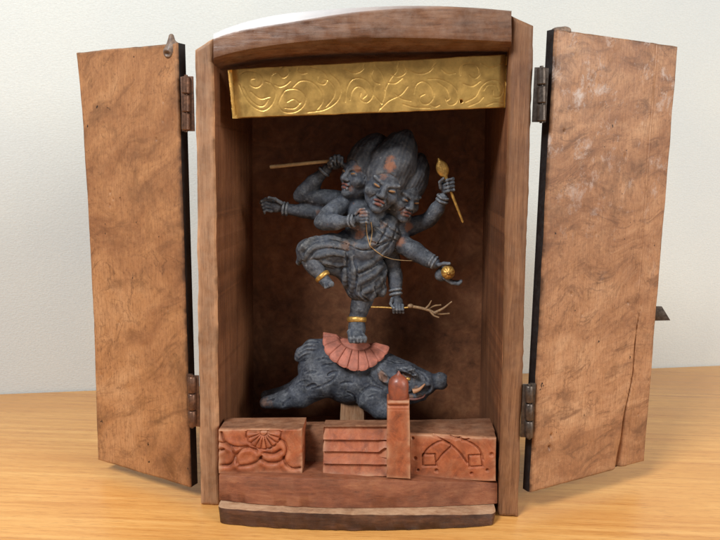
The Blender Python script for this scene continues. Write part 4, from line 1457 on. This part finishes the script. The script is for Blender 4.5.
W.chain(L((372, 398, 4.3, 16), (380, 408, 4.0, 11), (396, 414, 3.9, 7)), .2)                                # folded foreleg
W.chain(L((380, 404, 7.0, 12), (404, 412, 7.0, 7)), .2)
W.chain(L((404, 393, 4.6, 10), (414, 397, 4.4, 6), (423, 397, 4.3, 4)), .15)                                # lower jaw
W.cap(P(407, 394.5, 3.4), P(428, 390, 3.7), .26, .34, .08, 'sub')                                            # open mouth
W.chain(L((409, 390, 3.7, 2.6), (418, 387, 3.75, 2.6), (427, 384, 3.9, 2.4)), .1)                           # upper lip
W.chain(L((387, 381, 3.5, 4.2), (382.5, 376.5, 3.3, 5.2), (379, 370.5, 3.3, 2.6)), .08)                            # ear
W.cap(P(380.6, 373, 3.0), P(385.5, 380, 3.08), .1, .2, .06, 'sub')
W.chain(L((324, 345, 5.6, 7), (312, 347, 5.3, 8), (302, 353.5, 5.2, 6.5), (298, 358, 5.2, 4)), .2)            # tail tuft
W.chain(L((398, 369, 3.7, 3), (410, 370, 3.5, 3.5), (416, 376, 3.5, 2.5)), .15)                              # brow
cuts = [([(306, 373), (310, 371.5), (315, 371.5)], .07), ([(328, 375), (332, 372.5), (337, 372)], .07), ([(307, 387.5), (311, 385.5), (315, 385)], .08),
        ([(338, 371), (333, 380), (322, 386), (312, 389)], .06), ([(318, 360), (324, 358), (330, 359)], .05), ([(340, 384), (346, 382), (352, 383)], .05),
        ([(360, 410), (358, 400), (362, 391), (372, 387), (382, 390)], .08), ([(300, 350), (306, 347), (316, 347)], .06), ([(299, 355), (305, 351), (314, 351)], .06), ([(299, 360), (304, 356), (310, 355)], .05),
        ([(303, 344), (310, 341.5), (318, 342)], .05), ([(388, 360), (396, 363), (404, 363)], .05), ([(400, 372), (406, 374), (412, 379)], .05), ([(398, 376), (404, 379), (409, 383)], .05),
        ([(404, 369), (410, 372), (416, 378)], .05), ([(348, 392), (354, 396), (356, 402)], .05), ([(290, 398), (284, 403), (283, 406)], .05), ([(370, 376), (376, 384), (384, 388)], .05), ([(322, 366), (327, 364), (333, 365)], .045), ([(296, 384), (302, 381), (308, 381)], .045), ([(420, 372), (425, 376), (427, 381)], .045)]
for ps, r in cuts:
    for a, b in list(surf(W, None, ps, r)):
        W.cap(a + [0, -.01, 0], b + [0, -.01, 0], r, r, .07, 'sub')
for k in range(34):                                                   # short chisel strokes along the flank
    a, b = rng.uniform(300, 372), rng.uniform(352, 402)
    dx, dy = rng.uniform(3, 6), rng.uniform(-1.6, .4)
    for p0, p1 in list(surf(W, None, [(a, b), (a + dx, b + dy)], 0)):
        W.cap(p0, p1, .028, .028, .05, 'sub')
for k in range(26):                                                   # bristly brow patch
    a, b = rng.uniform(397, 416), rng.uniform(368, 382)
    h = W.hit(a, b)
    if h is not None:
        W.ell(h, (.09, .07, .06), .05)
W.rough(((.03, .8), (.012, 2.4), (.012, 5)), 7)
V, Fc = W.mesh(1)
spots = [(W.hit(*q[:2]), q[2], q[3]) for q in ((384, 378, .4, 1.0), (381, 374, .3, .9), (264, 402, .5, .8), (270, 404, .5, .6), (406, 375, .55, .8), (412, 379, .4, .6), (325, 347, .4, .5), (300, 356, .4, .4), (410, 397, .3, .9), (420, 397, .3, .9), (416, 388, .25, .8), (381, 377, .25, 1.0), (388, 353, .4, .6), (440, 377, .3, .4), (310, 386, .4, .4), (333, 373, .35, .4))]
bb = obj('body', V, Fc, M['boar'], boar, sharp=0, attr=wear_or_glare(V, spots))
V_, F_ = tube(smooth_line([P(409, 399, 3.72), P(416, 399.2, 3.66), P(423, 397, 3.75), P(425, 394, 3.85)], 16), np.linspace(.1, .05, 16), 8)
obj('lip', V_, F_, M['lip'], bb, sharp=0)
V_, F_ = tube(smooth_line([P(413, 391.5, 3.4), P(419, 389.5, 3.4), P(425, 384, 3.6)], 14), np.linspace(.19, .05, 13), 8)
obj('tusk', V_, F_, plain('tan tusk', srgb(178, 128, 92), .5, 0, .4, 4.0).m, bb, sharp=0)
h = W.hit(408, 379)
V_, F_ = ellip(h, (.16, .1, .12)); obj('eye', V_, F_, M['gold_bit'], bb, sharp=0)
q = [P(341, 404, 4.9), P(364, 404, 4.9)]
V_, F_ = hexa([(q[0][0] - .1, 4.6, 2.21), (q[1][0] + .1, 4.6, 2.21), (q[1][0] + .1, 6.2, 2.21), (q[0][0] - .1, 6.2, 2.21),
               (q[0][0], 4.7, 5.3), (q[1][0], 4.7, 5.3), (q[1][0], 6.1, 5.3), (q[0][0], 6.1, 5.3)], .05, 3, .03)
obj('support_block', V_, F_, M['stile'], boar)


# ------------------------------------------------------------------ lotus petal saddle
def saddle():
    C = P(356.5, 340.5, 4.7)
    right = P(389, 350, 5.0) - P(322.5, 336, 5.0)
    hw = np.linalg.norm(right) / 2
    ex = right / np.linalg.norm(right)
    C = (P(389, 350, 5.2) + P(322.5, 336, 5.2)) / 2 + np.array([0, 0, .12])
    ey = np.array([0, 1.0, 0]); ez = np.cross(ex, ey)
    if ez[2] < 0:
        ez = -ez
    nr, na = 40, 760
    NP = 19
    V, A = [], []
    for i in range(nr + 1):
        r = i / nr
        for k in range(na):
            t = 2 * math.pi * k / na
            ph = (t * NP / (2 * math.pi)) % 1.0
            scal = 1 - .06 * (2 * abs(ph - .5)) ** 4 + .012 * math.sin(t * 5.3)
            rr = r * (scal if r > .5 else 1) if r > .5 else r
            x = rr * hw * math.cos(t)
            y = rr * 2.0 * math.sin(t)
            drop = 1.75 * max(0, rr - .12) ** 1.6 * (abs(math.sin(t)) ** 1.2) + .12 * rr ** 2
            petal = .2 * (1 - (2 * abs(ph - .5)) ** 12) * (1 + .5 * (r - .7)) * min(1, max(0, (r - .45) / .15)) if r > .45 else 0
            groove = .07 * math.exp(-((r - .45) / .05) ** 2)
            V.append(C + ex * x + ey * y + ez * (-drop + petal - groove + .05))
    n0 = len(V)
    V = np.array(V)
    Fc = []
    for i in range(nr):
        for k in range(na):
            k2 = (k + 1) % na
            Fc.append((i * na + k, (i + 1) * na + k, (i + 1) * na + k2, i * na + k2))
    # thickness
    Vb = V - ez * .16
    Fc2 = [tuple(j + n0 for j in reversed(f)) for f in Fc]
    rim = [((nr) * na + k, nr * na + n0 + k, nr * na + n0 + (k + 1) % na, nr * na + (k + 1) % na) for k in range(na)]
    V = np.vstack([V, Vb])
    tag(obj('petal_saddle', V, Fc + Fc2 + rim, M['pink'], None, sharp=60), 'salmon red ring of carved lotus petals lying over the back of the boar', 'saddle')


saddle()

# ------------------------------------------------------------------ camera, light, render
cd = bpy.data.cameras.new('camera')
cd.sensor_width = 36
cd.lens = F * 36 / 720
cd.clip_start = .01
cd.clip_end = 50
co = bpy.data.objects.new('camera', cd)
COL.objects.link(co)
Rm = Matrix((RGT, UPV, -FWD)).transposed().to_4x4()
co.matrix_world = Matrix.Translation(Vector(CAM) * S) @ Rm
SC.camera = co

w = bpy.data.worlds.new('World')
SC.world = w
w.use_nodes = True
w.node_tree.nodes['Background'].inputs[0].default_value = (.92, .96, 1.0, 1)
w.node_tree.nodes['Background'].inputs[1].default_value = .22


def area(name, loc, target, size, power, col):
    l = bpy.data.lights.new(name, 'AREA')
    l.shape = 'RECTANGLE'; l.size, l.size_y = size
    l.energy = power; l.color = col
    o = bpy.data.objects.new(name, l)
    COL.objects.link(o)
    o.location = Vector(loc) * S
    d = (Vector(target) - Vector(loc))
    o.rotation_euler = d.to_track_quat('-Z', 'Y').to_euler()


area('window_light', (-58, -84, 112), (0, 4, 10), (.42, .42), 22, (.96, .98, 1.0))
area('room_light', (145, -78, 78), (6, 6, 12), (.8, .8), 21, (1.0, .96, .9))

SC.view_settings.view_transform = 'Standard'
SC.view_settings.look = 'None'
SC.view_settings.exposure = .1
SC.view_settings.gamma = 1
SC.render.engine = 'CYCLES'
SC.cycles.use_denoising = True
SC.cycles.max_bounces = 8
